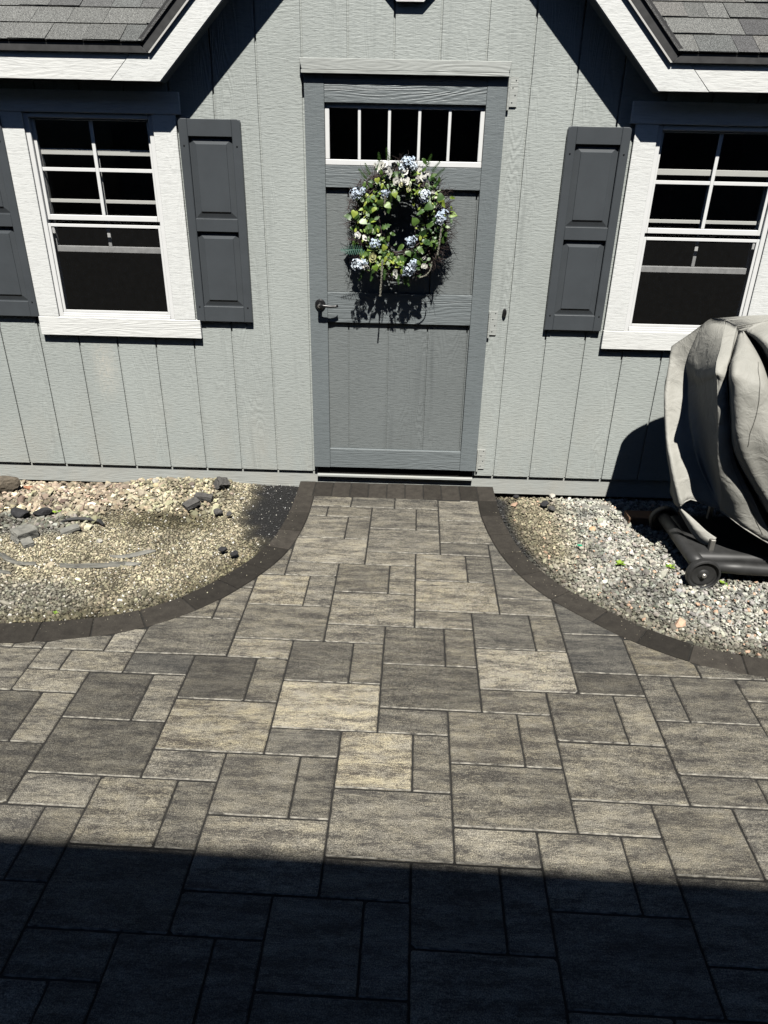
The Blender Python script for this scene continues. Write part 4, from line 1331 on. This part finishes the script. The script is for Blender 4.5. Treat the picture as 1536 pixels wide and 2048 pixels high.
# loose lower flap of the cover reaching down to the leg
fl = [[(1.550,-0.700,0.252),(1.593,-0.720,0.224),(1.636,-0.750,0.193),(1.670,-0.780,0.168),(1.706,-0.810,0.151)],
      [(1.555,-0.700,0.241),(1.590,-0.730,0.204),(1.628,-0.760,0.163),(1.664,-0.790,0.134),(1.694,-0.820,0.129)],
      [(1.561,-0.690,0.223),(1.598,-0.710,0.166),(1.631,-0.740,0.121),(1.662,-0.770,0.098),(1.688,-0.800,0.101)]]
F1 = cr_interp(np.array(fl), 5, False); F2 = cr_interp(np.transpose(F1, (1, 0, 2)), 5, False)
a_, b_ = F2.shape[:2]
me = bpy.data.meshes.new('flap'); me.from_pydata([tuple(p) for p in F2.reshape(-1, 3)], [], [(i * b_ + j, i * b_ + j + 1, (i + 1) * b_ + j + 1, (i + 1) * b_ + j) for i in range(a_ - 1) for j in range(b_ - 1)])
me.polygons.foreach_set('use_smooth', [True] * len(me.polygons)); me.materials.append(M['cloth'])
fo = obj('flap', me, parent=cover)
sm = fo.modifiers.new('thickness', 'SOLIDIFY'); sm.thickness = .003

# the cart below the cover
cart = empty('grill_cart', (0, 0, 0), label='black wheeled grill cart whose base and wheels show below the grey cover', cat='grill')
def rounded_slab(mb, x0, x1, y0, y1, z0, z1, c):
    mb.box(x0, x1, y0, y1, z0, z1, c)
bm = bmesh.new(); bmesh.ops.create_cube(bm, size=1)
for v in bm.verts: v.co = Vector((2.07 + v.co.x * .94, -.66 + v.co.y * .42, .055 + v.co.z * .075))
bmesh.ops.bevel(bm, geom=bm.edges[:], offset=.034, segments=5, affect='EDGES', profile=.5)
MB().bm(bm).obj('base_shelf', M['plastic'], cart, smooth=True)
MB().tube([(1.66, -.90, .052), (1.80, -.905, .050), (2.0, -.905, .040), (2.5, -.905, .035)], [.024, .030, .026, .024], 12).obj('front_rail', M['plastic'], cart, smooth=True)
MB().tube([(1.60, -.42, .062), (1.605, -.60, .062), (1.61, -.86, .060), (1.625, -.895, .056)], [.030, .032, .034, .026], 12).obj('side_rail', M['plastic'], cart, smooth=True)
for (wx_, wy, wz) in ((1.617, -.948, .040), (1.612, -.425, .040)):
    w = empty('wheel', (wx_, wy, wz), cart)
    MB().lathe([(.060, .018), (.071, .016), (.0745, .008), (.0745, -.012), (.072, -.018), (.066, -.020), (.063, -.017), (.062, -.008), (.058, -.006)], (0, 0, 0), 'y', 40).obj('tyre', M['rubber'], w, smooth=False)
    MB().lathe([(.0575, -.006), (.050, -.009), (.026, -.007), (.020, -.011), (.016, -.013), (.004, -.013)], (0, 0, 0), 'y', 32).obj('wheel_disc', M['plastic'], w)
    MB().lathe([(.011, -.012), (.011, -.021), (.008, -.024), (.003, -.024)], (0, 0, 0), 'y', 12).obj('axle_cap', M['steel'], w)
MB().tube([(1.617, -.945, .040), (1.612, -.43, .040)], .006, 8).obj('axle', M['steel'], cart)
for (lx, ly, lz) in ((1.690, -.815, .145), (1.80, -.50, .80), (2.45, -.83, .80), (2.45, -.48, .80)):
    mb = MB().box(lx - .011, lx + .011, ly - .011, ly + .011, .06, lz, .002); mb.obj('leg', M['steel'], cart)
mb = MB().box(1.75, 2.48, -.78, -.48, .62, .80, .02); mb.obj('firebox', M['black'], cart)
mb = MB().tube([(1.78, -.63, .84), (2.40, -.63, .84)], .16, 16); mb.obj('lid', M['black'], cart, smooth=True)
mb = MB().box(1.64, 1.80, -.66, -.46, .80, .82, .004); mb.obj('side_shelf', M['black'], cart)

# ------------------------------------------------------------------ wreath on the door
WC = Vector((.216, YF - .078, 1.402))
wreath = empty('wreath', WC, label='round twig wreath with pale blue and white flowers and lime leaves on the grey door', cat='wreath')
def wobj(mb, name, mat, **k):
    mb.v = [(a - WC.x, b - WC.y, c - WC.z) for a, b, c in mb.v]
    return mb.obj(name, mat, wreath, **k)
RR = .172
ESX, ESZ = .98, 1.04
# woven ring of twigs
mb = MB()
for k in range(300):
    t0 = random.uniform(0, 2 * math.pi); span = random.uniform(.5, 1.6)
    ro = random.gauss(0, .026); yo = random.uniform(-.028, .060); ph = random.uniform(0, 6); am = random.uniform(.005, .018)
    pts = []
    for q in range(9):
        t = t0 + span * q / 8
        r = RR + ro + am * math.sin(ph + 3 * t)
        pts.append((WC.x + ESX * r * math.cos(t), WC.y + yo + am * .8 * math.cos(ph + 4 * t), WC.z + ESZ * r * math.sin(t)))
    mb.add(*(lambda m: (m.v, m.f))(MB().tube(pts, random.uniform(.0014, .0034), 3, False)))
wobj(mb, 'twig_ring', M['twig'], fix=False, kind='stuff')
# fine side twigs bristling outwards, branching
mb = MB()
def sprig(p, d, L, r, depth):
    pts = [p]; v = Vector(d)
    for q in range(4):
        v = (v + Vector((random.gauss(0, .22), random.gauss(0, .16), random.gauss(0, .22)))).normalized()
        p = p + v * L / 4; pts.append(p.copy())
    mb.add(*(lambda m: (m.v, m.f))(MB().tube(pts, [r, r * .9, r * .75, r * .6, r * .4], 3, False)))
    if depth > 0:
        for q in range(random.randint(2, 3)):
            s = pts[random.randint(1, 3)]
            dd = (v + Vector((random.gauss(0, .6), random.gauss(0, .3), random.gauss(0, .6)))).normalized()
            sprig(s.copy(), dd, L * .55, r * .65, depth - 1)
for k in range(560):
    t = random.uniform(0, 2 * math.pi)
    a = math.degrees(t) % 360
    wgt = 1.0 if (120 < a < 235 or a > 300 or a < 40) else .55
    if 235 <= a <= 300: wgt = .9
    if random.random() > wgt: continue
    r = RR + random.uniform(.0, .03)
    p = Vector((WC.x + ESX * r * math.cos(t), WC.y + random.uniform(-.025, .02), WC.z + ESZ * r * math.sin(t)))
    sw = random.choice((.9, -.4, .5))
    d = Vector((math.cos(t) - sw * math.sin(t) * .6, random.uniform(-.25, .1), math.sin(t) + sw * math.cos(t) * .6 - .15)).normalized()
    sprig(p, d, random.uniform(.045, .09), .0015, 1)
wobj(mb, 'side_twigs', M['twig'], fix=False, kind='stuff')

# leaves: heart-shaped, folded along the midrib
def leaf_mesh(name, mat, kind=0):
    if kind == 0: prof = [(0, .0), (-.06, .30), (.12, .52), (.38, .50), (.66, .30), (.88, .11), (1.0, 0)]
    elif kind == 1: prof = [(0, .0), (.08, .14), (.28, .26), (.52, .27), (.76, .17), (.92, .06), (1.0, 0)]
    else: prof = [(0, 0), (.10, .16), (.16, .08), (.30, .30), (.36, .16), (.54, .32), (.60, .15), (.78, .22), (.82, .08), (1.0, 0)]
    vs = []; fs = []
    n = len(prof)
    for i, (u, w) in enumerate(prof):
        z = -.42 * u * u + .05 * math.sin(7 * u)
        m_u = max(u, 0)
        cu = .42 * w - 1.1 * w * w
        vs += [(w, u, z + cu + .04 * math.sin(9 * u)), (0, m_u, z), (-w, u, z + cu - .04 * math.sin(8 * u))]
    for i in range(n - 1):
        a = 3 * i
        fs += [(a, a + 1, a + 4, a + 3), (a + 1, a + 2, a + 5, a + 4)]
    m = MB(); m.add(vs, fs)
    me = m.mesh(name, mat, True, False)
    return me
LM = {c: [leaf_mesh('leaf_blade', M[c], k) for k in (0, 1, 2)] for c in ('leaf_lime', 'leaf_green', 'leaf_dark', 'leaf_pale')}
def place_leaf(me, x, y, z, size, tipdir, tilt=.3, face=None, name='leaf'):
    """leaf base at (x,y,z); tip points along tipdir (angle in the door plane)"""
    tip = Vector((math.cos(tipdir), -abs(tilt) * .9, math.sin(tipdir))).normalized()
    nor = Vector((random.gauss(0, .35), -1, .55 + random.gauss(0, .35)))
    nor = (nor - tip * nor.dot(tip)).normalized()
    side = tip.cross(nor)
    mt = Matrix((side, tip, nor)).transposed().to_4x4()
    o = bpy.data.objects.new(name, me); COL.objects.link(o); o.parent = wreath
    o.matrix_local = Matrix.Translation(Vector((x, y, z)) - WC) @ mt @ Matrix.Diagonal((size, size, size, 1))
    return o
hero = [  # x, z, size, tip angle, colour, shape
 (.107,1.590,.042,-1.2,'leaf_lime',0),(.075,1.505,.064,-.3,'leaf_lime',0),(.10,1.47,.045,-2.2,'leaf_lime',0),(.150,1.485,.052,-.5,'leaf_lime',0),(.010,1.452,.052,-1.9,'leaf_lime',0),(.035,1.415,.060,-.4,'leaf_pale',0),
 (.281,1.620,.046,-2.5,'leaf_green',0),(.275,1.590,.050,-2.6,'leaf_lime',1),(.385,1.520,.058,-.2,'leaf_green',0),(.150,1.305,.050,-2.0,'leaf_lime',0),(.10,1.215,.050,-1.0,'leaf_lime',0),(.185,1.545,.060,-1.3,'leaf_pale',2),(.200,1.52,.05,-1.0,'leaf_pale',2),
 (.294,1.400,.062,2.2,'leaf_green',0),(.322,1.555,.040,-.6,'leaf_lime',1),(.255,1.285,.052,-.9,'leaf_green',0),(.157,1.255,.046,-2.0,'leaf_lime',1),(.238,1.235,.044,-1.9,'leaf_lime',1),(.205,1.232,.045,-.4,'leaf_lime',1),(.062,1.378,.044,-1.4,'leaf_green',2),(.140,1.370,.048,1.1,'leaf_green',2),
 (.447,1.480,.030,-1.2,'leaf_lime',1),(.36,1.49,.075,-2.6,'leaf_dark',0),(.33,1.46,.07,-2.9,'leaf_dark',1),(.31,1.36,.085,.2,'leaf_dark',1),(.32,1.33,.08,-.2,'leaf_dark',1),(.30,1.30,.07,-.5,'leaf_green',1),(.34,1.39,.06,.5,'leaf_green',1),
 (.09,1.55,.05,2.4,'leaf_green',1),(.06,1.54,.05,2.0,'leaf_green',1),(.05,1.50,.05,2.8,'leaf_green',0),(.13,1.60,.05,1.9,'leaf_green',1),(.31,1.62,.04,.8,'leaf_green',1),(.35,1.60,.05,.6,'leaf_green',1),
 (.17,1.36,.05,-.2,'leaf_green',2),(.12,1.33,.05,.4,'leaf_green',2),(.18,1.27,.045,-1.2,'leaf_green',1),(.215,1.26,.045,-1.8,'leaf_pale',1),(.23,1.20,.04,-1.5,'leaf_lime',1),(.30,1.24,.05,-.6,'leaf_green',1),(.12,1.50,.055,-1.2,'leaf_green',0),(.21,1.60,.05,-1.5,'leaf_lime',0),(.155,1.62,.05,-.9,'leaf_lime',1),(.245,1.57,.04,-1.0,'leaf_lime',1),(.33,1.575,.045,-1.2,'leaf_pale',1)]
for (x, z, s, a, c, k) in hero:
    place_leaf(LM[c][k], x, WC.y - .062 + random.uniform(-.012, .012), z, s * .60, a, random.uniform(.1, .7))
for k in range(230):
    t = random.uniform(0, 2 * math.pi); r = RR + random.gauss(0, .034)
    c = random.choice(('leaf_dark', 'leaf_dark', 'leaf_green', 'leaf_green', 'leaf_dark', 'leaf_lime'))
    place_leaf(LM[c][random.randint(0, 2)], WC.x + ESX * r * math.cos(t), WC.y - random.uniform(.0, .05), WC.z + ESZ * r * math.sin(t), random.uniform(.028, .052), random.uniform(0, 6.28), random.uniform(0, .6))

for k in range(230):
    t = random.uniform(0, 2 * math.pi); r = RR + random.gauss(0, .030)
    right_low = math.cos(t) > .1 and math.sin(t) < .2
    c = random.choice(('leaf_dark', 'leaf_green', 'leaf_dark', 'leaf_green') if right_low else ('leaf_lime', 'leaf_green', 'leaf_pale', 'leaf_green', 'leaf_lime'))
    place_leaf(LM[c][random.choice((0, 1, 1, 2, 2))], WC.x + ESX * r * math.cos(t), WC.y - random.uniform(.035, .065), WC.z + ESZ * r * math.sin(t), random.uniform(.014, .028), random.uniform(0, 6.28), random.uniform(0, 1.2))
# flower heads
def floret(m, p, n, r, petals=4):
    n = Vector(n).normalized(); a = n.cross(Vector((.3, .2, .9))).normalized(); b = n.cross(a)
    off = random.uniform(0, 6)
    for k in range(petals):
        t = off + 2 * math.pi * k / petals
        d = a * math.cos(t) + b * math.sin(t); e = -a * math.sin(t) + b * math.cos(t)
        q = [p, p + d * r * .55 + e * r * .42 + n * r * .18, p + d * r + n * r * .05, p + d * r * .55 - e * r * .42 + n * r * .18]
        m.add(q, [(0, 1, 2, 3)])
def cluster_mesh(seed, R, n):
    random.seed(seed); m = MB()
    for k in range(n):
        v = Vector((random.gauss(0, 1), random.gauss(-.5, 1), random.gauss(0, 1))).normalized()
        rr = R * random.uniform(.55, 1.0)
        floret(m, v * rr, v + Vector((random.gauss(0, .3), random.gauss(0, .3), random.gauss(0, .3))), random.uniform(.0055, .0085))
    return m.mesh('flower_head', M['blue'], False, False)
clus = [cluster_mesh(s, .030, 70) for s in (1, 2, 3)]
for i, (x, z, s) in enumerate([(.249, 1.655, 1.15), (.017, 1.524, 1.05), (.146, 1.527, .75), (.325, 1.525, .95), (.409, 1.436, 1.1), (.270, 1.328, 1.0), (.102, 1.312, .9), (.022, 1.217, 1.05), (.265, 1.197, 1.1), (.285, 1.228, .7), (.225, 1.632, .75), (.268, 1.640, .8), (.235, 1.66, .6), (.045, 1.535, .6), (.05, 1.225, .65), (.325, 1.50, .6), (.25, 1.18, .6), (.40, 1.415, .7)]):
    obj('blue_flower_head', clus[i % 3], None, wreath, loc=Vector((x, WC.y - .055 - .01 * (i % 2), z)) - WC, rot=(random.uniform(-.5, .5), random.uniform(-3, 3), 0), scale=(s, s, s))
random.seed(99)
def bloom_mesh(seed, mat, layers):
    random.seed(seed); m = MB()
    for (cnt, r, op) in layers:
        for k in range(cnt):
            t = 2 * math.pi * k / cnt + random.uniform(-.2, .2)
            c, s = math.cos(t), math.sin(t)
            # petal: a small cupped patch
            vs = []
            for i in range(4):
                for j in range(3):
                    u = i / 3; w = (j - 1) * .55 * math.sin(math.pi * (.15 + .75 * u))
                    rad = r * (u ** .8) * op; h = r * (1 - op) * u * 1.1 + .15 * r * w * w
                    x_, y_ = rad, w * r * .9
                    vs.append((x_ * c - y_ * s, -h - .3 * r * (1 - op), x_ * s + y_ * c))
            m.add(vs, [(i * 3 + j, i * 3 + j + 1, i * 3 + j + 4, i * 3 + j + 3) for i in range(3) for j in range(2)])
    for k in range(7):
        v = Vector((random.uniform(-1, 1), random.uniform(-1.2, -.3), random.uniform(-1, 1))) * .006
        floret(m, v + Vector((0, -.008, 0)), v + Vector((0, -.012, .004)), .007, 4)
    return m.mesh('bloom', mat, True, False)
bl_open = [bloom_mesh(s, M['cream'], [(5, .026, .92), (4, .017, .7), (3, .010, .4)]) for s in (4, 5)]
bl_rose = bloom_mesh(6, M['cream'], [(5, .021, .62), (5, .019, .45), (4, .014, .3), (3, .010, .15)])
bl_yel = bloom_mesh(8, M['yellowcream'], [(5, .027, .75), (4, .020, .5), (3, .012, .25)])
random.seed(5)
for (x, z, me, s) in [(.127, 1.636, bl_open[0], .9), (.162, 1.612, bl_open[1], 1), (.196, 1.578, bl_open[0], .85), (.235, 1.582, bl_open[1], .95), (.260, 1.560, bl_open[0], .7), (.318, 1.600, bl_open[1], .95), (.338,1.572,bl_open[0],.7), (.361, 1.537, bl_rose, .75),
                      (.389, 1.484, bl_rose, 1.1), (.330, 1.258, bl_rose, 1.15), (.338, 1.218, bl_rose, 1.15), (.072, 1.214, bl_rose, 1.15), (.055, 1.336, bl_open[0], .65), (.022, 1.347, bl_open[1], .7), (.087, 1.250, bl_yel, 1.15), (.203, 1.172, bl_open[0], .75), (.235,1.618,bl_open[0],.75),(.185,1.645,bl_open[1],.6), (.122, 1.62, bl_open[0], .6), (.05, 1.205, bl_open[1], .6), (.10, 1.64, bl_open[1], .5), (.145, 1.645, bl_open[0], .6), (.175, 1.625, bl_open[1], .6), (.21, 1.60, bl_open[0], .6), (.29, 1.59, bl_open[1], .7), (.335, 1.61, bl_open[0], .65), (.30, 1.625, bl_open[1], .5), (.355, 1.575, bl_open[0], .5), (.215, 1.565, bl_yel, .6), (.255, 1.548, bl_yel, .6), (.20, 1.19, bl_open[1], .5)]:
    obj('white_bloom' if me is not bl_yel else 'yellow_cream_bloom', me, None, wreath, loc=Vector((x, WC.y - .064, z)) - WC, rot=(random.uniform(-.9, .3), random.uniform(-3, 3), random.uniform(-.8, .8)), scale=(s, s * random.uniform(.7, 1.3), s))
# fern frond at the left
mb = MB()
f0, f1 = Vector((.052, WC.y - .045, 1.281)), Vector((-.062, WC.y - .060, 1.279))
mb.tube([f0, f1], .0010, 3)
for k in range(13):
    p = f0.lerp(f1, k / 13); L = .027 * math.sin(math.pi * (.25 + .68 * k / 13))
    for sg in (1, -1):
        d = Vector((-.35, -.2, sg)).normalized() * L; e = Vector((.0012, 0, 0))
        mb.add([p - e, p + e, p + d * .7 + e * .8, p + d, p + d * .7 - e * .8], [(0, 1, 2, 3, 4)])
wobj(mb, 'fern_frond', M['fern'], fix=False)
# beaded hanging strands
def strand(pts, r):
    C_ = crv([(p[0], p[2]) for p in pts], 40); ys_ = np.interp(np.linspace(0, 1, len(C_)), np.linspace(0, 1, len(pts)), [p[1] for p in pts])
    L = [Vector((C_[i][0], ys_[i], C_[i][1])) for i in range(len(C_))]
    m = MB(); m.tube(L, r * .5, 5)
    for i in range(0, len(L), 1):
        for q in range(4):
            t = random.uniform(0, 6.28)
            floret(m, L[i], (math.cos(t), math.sin(t), -.3), r * 1.5, 3)
    return m
yv = WC.y - .068
for pts, r in (([(.146, yv, 1.535), (.145, yv - .004, 1.49), (.147, yv - .002, 1.44)], .0030),
               ([(.139, yv, 1.235), (.137, yv + .006, 1.19), (.134, yv + .01, 1.13), (.130, yv + .012, 1.075)], .0036),
               ([(.409, yv, 1.40), (.405, yv - .002, 1.34), (.397, yv, 1.27)], .0032),
               ([(.372, yv, 1.235), (.366, yv, 1.20), (.345, yv, 1.175), (.318, yv, 1.165)], .0026)):
    wobj(strand(pts, r), 'hanging_strand', M['strand'], fix=False)
# green sprigs reaching out at the top and lower edges
mb = MB()
for (x, z, a) in ((.06, 1.585, 2.3), (.075, 1.60, 2.0), (.12, 1.64, 1.7), (.355, 1.62, .9), (.37, 1.60, .7), (.16, 1.66, 1.8), (.33, 1.64, 1.2), (.15, 1.20, -1.6), (.21, 1.18, -1.4), (.25, 1.17, -1.2), (.10, 1.19, -1.9), (.05, 1.19, -2.0)):
    p = Vector((x, WC.y - .045, z)); d = Vector((math.cos(a), -.15, math.sin(a)))
    for q in range(9):
        s = p + d * (.006 * q)
        for sg in (1, -1):
            e = Vector((-d.z, 0, d.x)) * sg
            t_ = s + (d * .5 + e).normalized() * (.016 - .0011 * q)
            mb.add([s, s + d * .004, t_, s - d * .0005], [(0, 1, 2, 3)])
    mb.tube([p, p + d * .056], .0009, 3)
wobj(mb, 'green_sprigs', M['leaf_green'], fix=False, kind='stuff')

# ------------------------------------------------------------------ loose rocks and rubble
def rock(name, loc, size, rot, mat, label, seed, cuts=1, sharp=.28, cat='rock', group=None):
    r = random.Random(seed)
    bm = bmesh.new(); bmesh.ops.create_icosphere(bm, subdivisions=cuts + 1, radius=1)
    dirs = [(Vector((r.gauss(0, 1), r.gauss(0, 1), r.gauss(0, 1))).normalized(), r.uniform(.55, .9)) for _ in range(9)]
    for v in bm.verts:
        for d, k in dirs:
            q = v.co.dot(d)
            if q > k: v.co -= d * (q - k)
        v.co *= 1 + r.uniform(-sharp, sharp) * .12
        v.co = Vector((v.co.x * size[0], v.co.y * size[1], v.co.z * size[2]))
    return MB().bm(bm).obj(name, mat, None, loc=loc, rot=rot, label=label, cat=cat, group=group)
def slab(name, loc, size, rot, mat, label, seed, cat='rock'):
    r = random.Random(seed); bm = bmesh.new(); bmesh.ops.create_cube(bm, size=2)
    bmesh.ops.subdivide_edges(bm, edges=bm.edges[:], cuts=3, use_grid_fill=True)
    for v in bm.verts:
        v.co = Vector((v.co.x * size[0], v.co.y * size[1], v.co.z * size[2]))
        v.co += Vector((r.gauss(0, 1), r.gauss(0, 1), r.gauss(0, 1))) * min(size) * .07
    return MB().bm(bm).obj(name, mat, None, loc=loc, rot=rot, label=label, cat=cat)
# left bed
rock('boulder', (-1.925, -.17, .015), (.070, .055, .050), (0, 0, .4), M['rock_brown'], 'brown rough boulder at the left edge against the shed base', 1, 2)
slab('paver_chunk', (-.742, -.098, .016), (.032, .030, .026), (.5, .35, .75), M['rock_dark'], 'dark cube-shaped paver offcut tipped on its corner by the base board', 2)
slab('paver_chunk', (-.855, -.322, .000), (.040, .026, .013), (.12, -.25, .75), M['rock_dark'], 'dark flat paver offcut lying on the tan gravel, front one of two together', 3)
slab('paver_chunk', (-.812, -.236, -.002), (.048, .020, .014), (.1, .1, -.05), M['rock_dark'], 'dark narrow paver offcut just behind the flat offcut on the gravel', 4)
rock('paver_chunk', (-.697, -.388, -.008), (.032, .024, .018), (0, 0, .3), M['rock_dark'], 'grey broken paver lump right of the flat offcuts, left of a smaller lump', 5)
rock('paver_chunk', (-.632, -.408, -.010), (.020, .018, .013), (.2, 0, .9), M['rock_dark'], 'smaller grey broken lump touching the larger one on the tan gravel', 6)
rock('dark_pebble', (-.578, -.782, -.006), (.026, .016, .013), (0, .1, .3), M['rock_char'], 'charcoal pebble by the curved border, farther of the close pair', 7)
rock('dark_pebble', (-.518, -.822, -.004), (.024, .020, .015), (.3, 0, 1.2), M['rock_char'], 'charcoal pebble by the curved border, nearer of the close pair', 8)
rock('charcoal_rock', (-1.600, -.455, -.005), (.052, .026, .022), (.1, 0, .15), M['rock_char'], 'black angular rock on coarse grey pebbles at the left edge', 9, 2)
rock('charcoal_rock', (-1.700, -.475, -.008), (.060, .040, .026), (0, .2, -.3), M['rock_char'], 'larger black rock at the very left edge of the bed', 10, 2)
slab('slate_piece', (-1.575, -.700, -.006), (.050, .036, .030), (.15, .12, .95), M['slate'], 'upright grey slate block at the left edge above curved slivers', 11)
slab('slate_piece', (-1.53, -.765, -.015), (.024, .030, .012), (.1, -.1, .7), M['slate'], 'small grey slate block right of the upright slate', 12)
slab('slate_piece', (-1.385, -.622, -.012), (.045, .024, .007), (.05, -.15, .55), M['slate'], 'flat grey slate flake between the black strap and the upright slate', 13)
def sliver(pts, w, h, label, mat='slate', name='slate_sliver', cat='slate'):
    """thin curved flake, blade-like"""
    P = crv(pts, 16); n = len(P); vs = []; fs = []
    for i, (x, y) in enumerate(P):
        d = P[min(i + 1, n - 1)] - P[max(i - 1, 0)]; d = d / np.linalg.norm(d); nn = np.array([-d[1], d[0]])
        ww = w * math.sin(math.pi * (.08 + .84 * i / (n - 1)))
        zt = float(hL(np.array([x]), np.array([y]))[0]) + .004
        for a, b in ((-1, 0), (-.6, h * 1.7 + .002), (.7, h * .6), (1, -.004)): vs.append((x + nn[0] * ww * a, y + nn[1] * ww * a, zt + b))
    for i in range(n - 1):
        for k in range(4): fs.append((4 * i + k, 4 * i + (k + 1) % 4, 4 * (i + 1) + (k + 1) % 4, 4 * (i + 1) + k))
    fs += [(0, 1, 2, 3), tuple(4 * (n - 1) + k for k in (3, 2, 1, 0))]
    return MB().add(vs, fs).obj(name, M[mat], label=label, cat=cat)
sliver([(-1.29, -.955), (-1.16, -.945), (-1.05, -.935), (-1.00, -.925)], .012, .012, 'long thin grey slate splinter lying near the middle of the left bed')
sliver([(-1.10, -.850), (-1.02, -.845), (-.94, -.800), (-.90, -.79)], .022, .004, 'pale thin slate flake behind the long splinter')
sliver([(-1.08, -.905), (-.98, -.912), (-.93, -.905)], .018, .004, 'short pale slate flake right of the long splinter')
sliver([(-1.60, -.86), (-1.52, -.92), (-1.45, -.945), (-1.40, -.95)], .012, .009, 'curved grey slate sliver sweeping right from the upright slate')
sliver([(-1.68, -.90), (-1.58, -.99), (-1.48, -1.03)], .014, .009, 'curved grey slate sliver at the left edge, nearest of the three')
sliver([(-1.66, -.82), (-1.56, -.90), (-1.47, -.945)], .013, .008, 'curved grey slate sliver at the left edge between the other two')
# black plastic strap half buried
strap = MB().tube([(-1.48, -.525, -.030), (-1.44, -.523, -.012), (-1.38, -.520, -.006), (-1.32, -.523, -.006), (-1.27, -.530, -.010), (-1.24, -.556, -.018)], [.005, .009, .010, .010, .012, .006], 6)
strap.obj('plastic_strap', M['plastic'], label='black twisted strip of plastic edging half buried in the left gravel', cat='plastic strip')
# a few larger individual stones
for i, (x, y, s, lab) in enumerate(((-1.075, .0, .020, 'rounded cream stone on top of the gravel heap against the base board'), (-1.13, -.055, .030, 'pale flat stone on the gravel heap below the cream stone'), (-1.83, -.13, .034, 'orange pink stone right of the brown boulder'),
                                    (-1.20, -.72, .020, 'pale squarish stone in the middle of the tan gravel'), (-.735, -.025, .018, 'small pale stone behind the tipped dark cube'), (-.615, -.20, .017, 'cream stone right of the tipped dark cube'))):
    m_ = M['rock_pale'] if i != 2 else plain('orange_pink_stone', (.45, .22, .13), .85, nscale=25, namp=.3, bump=.003)
    rock('pale_stone', (x, y, float(hL(np.array([x]), np.array([y]))[0]) + s * .4), (s, s * .8, s * .6), (random.random(), random.random(), random.random() * 3), m_, lab, 40 + i)
# right bed
rock('charcoal_rock', (1.085, -.222, -.018), (.026, .024, .020), (0, .3, .3), M['rock_dark'], 'dark broken lump on the right bed, front one of the pair', 20)
rock('charcoal_rock', (1.050, -.165, -.016), (.036, .026, .017), (0, 0, .9), M['rock_char'], 'dark flat lump on the right bed, rear one of the pair', 21)
rock('charcoal_rock', (.905, -.095, -.008), (.019, .017, .015), (0, 0, .4), M['rock_char'], 'small black lump beside the right end of the soldier course', 22)
slab('flat_stone', (1.335, -.165, -.034), (.075, .022, .010), (.1, 0, -.05), M['slate'], 'long flat grey stone in the right bed near the base board', 23)
rock('pale_stone', (1.115, -.055, -.018), (.022, .018, .014), (0, 0, .4), M['rock_pale'], 'white rounded stone against the base board on the right', 24)
rock('pale_stone', (1.255, -.435, -.02), (.022, .020, .012), (0, 0, .9), plain('peach_stone', (.55, .36, .22), .85, nscale=25, namp=.2), 'peach coloured stone among the pale crushed stone', 25)
MB().box(-.150, .150, -.045, .045, -.030, .030, .003).obj('timber_block', M['timber'], loc=(1.605, -.325, -.012), rot=(0, 0, -.0), label='brown weathered timber block lying on gravel behind the grill wheel', cat='timber')
MB().box(-.012, .014, -.005, .005, -.002, .002, .0008).obj('plastic_scrap', M['scrap'], loc=(1.140, -.645, -.002), rot=(.3, .2, .2), label='small green plastic scrap on the right gravel near the border', cat='plastic scrap')

# weeds
def weed(x, y, s, n, z, label):
    r = random.Random(int(abs(x) * 1000))
    root = empty('weed', (x, y, z), label=label, cat='weed', group='small weeds sprouting in the gravel')
    for k in range(n):
        a = 2 * math.pi * k / n + r.uniform(-.4, .4); el = r.uniform(.25, .9)
        L = s * r.uniform(.7, 1.2)
        mb = MB(); d = Vector((math.cos(a) * math.cos(el), math.sin(a) * math.cos(el), math.sin(el))); e = Vector((-math.sin(a), math.cos(a), 0))
        p = Vector((0, 0, 0)); q = []
        mb.add([p - e * .001, p + e * .001, d * L * .45 + e * L * .28 + Vector((0, 0, .003)), d * L * .8 + e * L * .22, d * L - Vector((0, 0, L * .12)), d * L * .8 - e * L * .22, d * L * .45 - e * L * .28 + Vector((0, 0, .003)), d * L * .6],
               [(0, 1, 2, 7), (1, 0, 6, 7), (2, 3, 7), (3, 4, 7), (4, 5, 7), (5, 6, 7)])
        mb.obj('leaf', M['weed'], root, fix=False)
WD = [(1.297, -.80, .030, 6, 'sprawling yellow green weed in the middle of the right bed'), (1.41, -.840, .016, 4, 'tiny green weed seedling between the sprawling weed and the wheel'),
      (1.535, -.80, .028, 6, 'green weed touching the left side of the grill wheel'), (1.728, -.935, .024, 6, 'green weed at the right foot of the grill wheel'),
      (-1.547, -.416, .026, 7, 'small yellow green weed among the coarse pebbles on the left'), (-1.145, -1.32, .014, 4, 'tiny yellow seedling near the lower left border')]
for (x, y, s, n, lab) in WD:
    h_ = hR if x > 0 else hL
    weed(x, y, s, n, float(h_(np.array([x]), np.array([y]))[0]) + .006, lab)

print('pavers', n_pav, 'objects', len(bpy.data.objects))
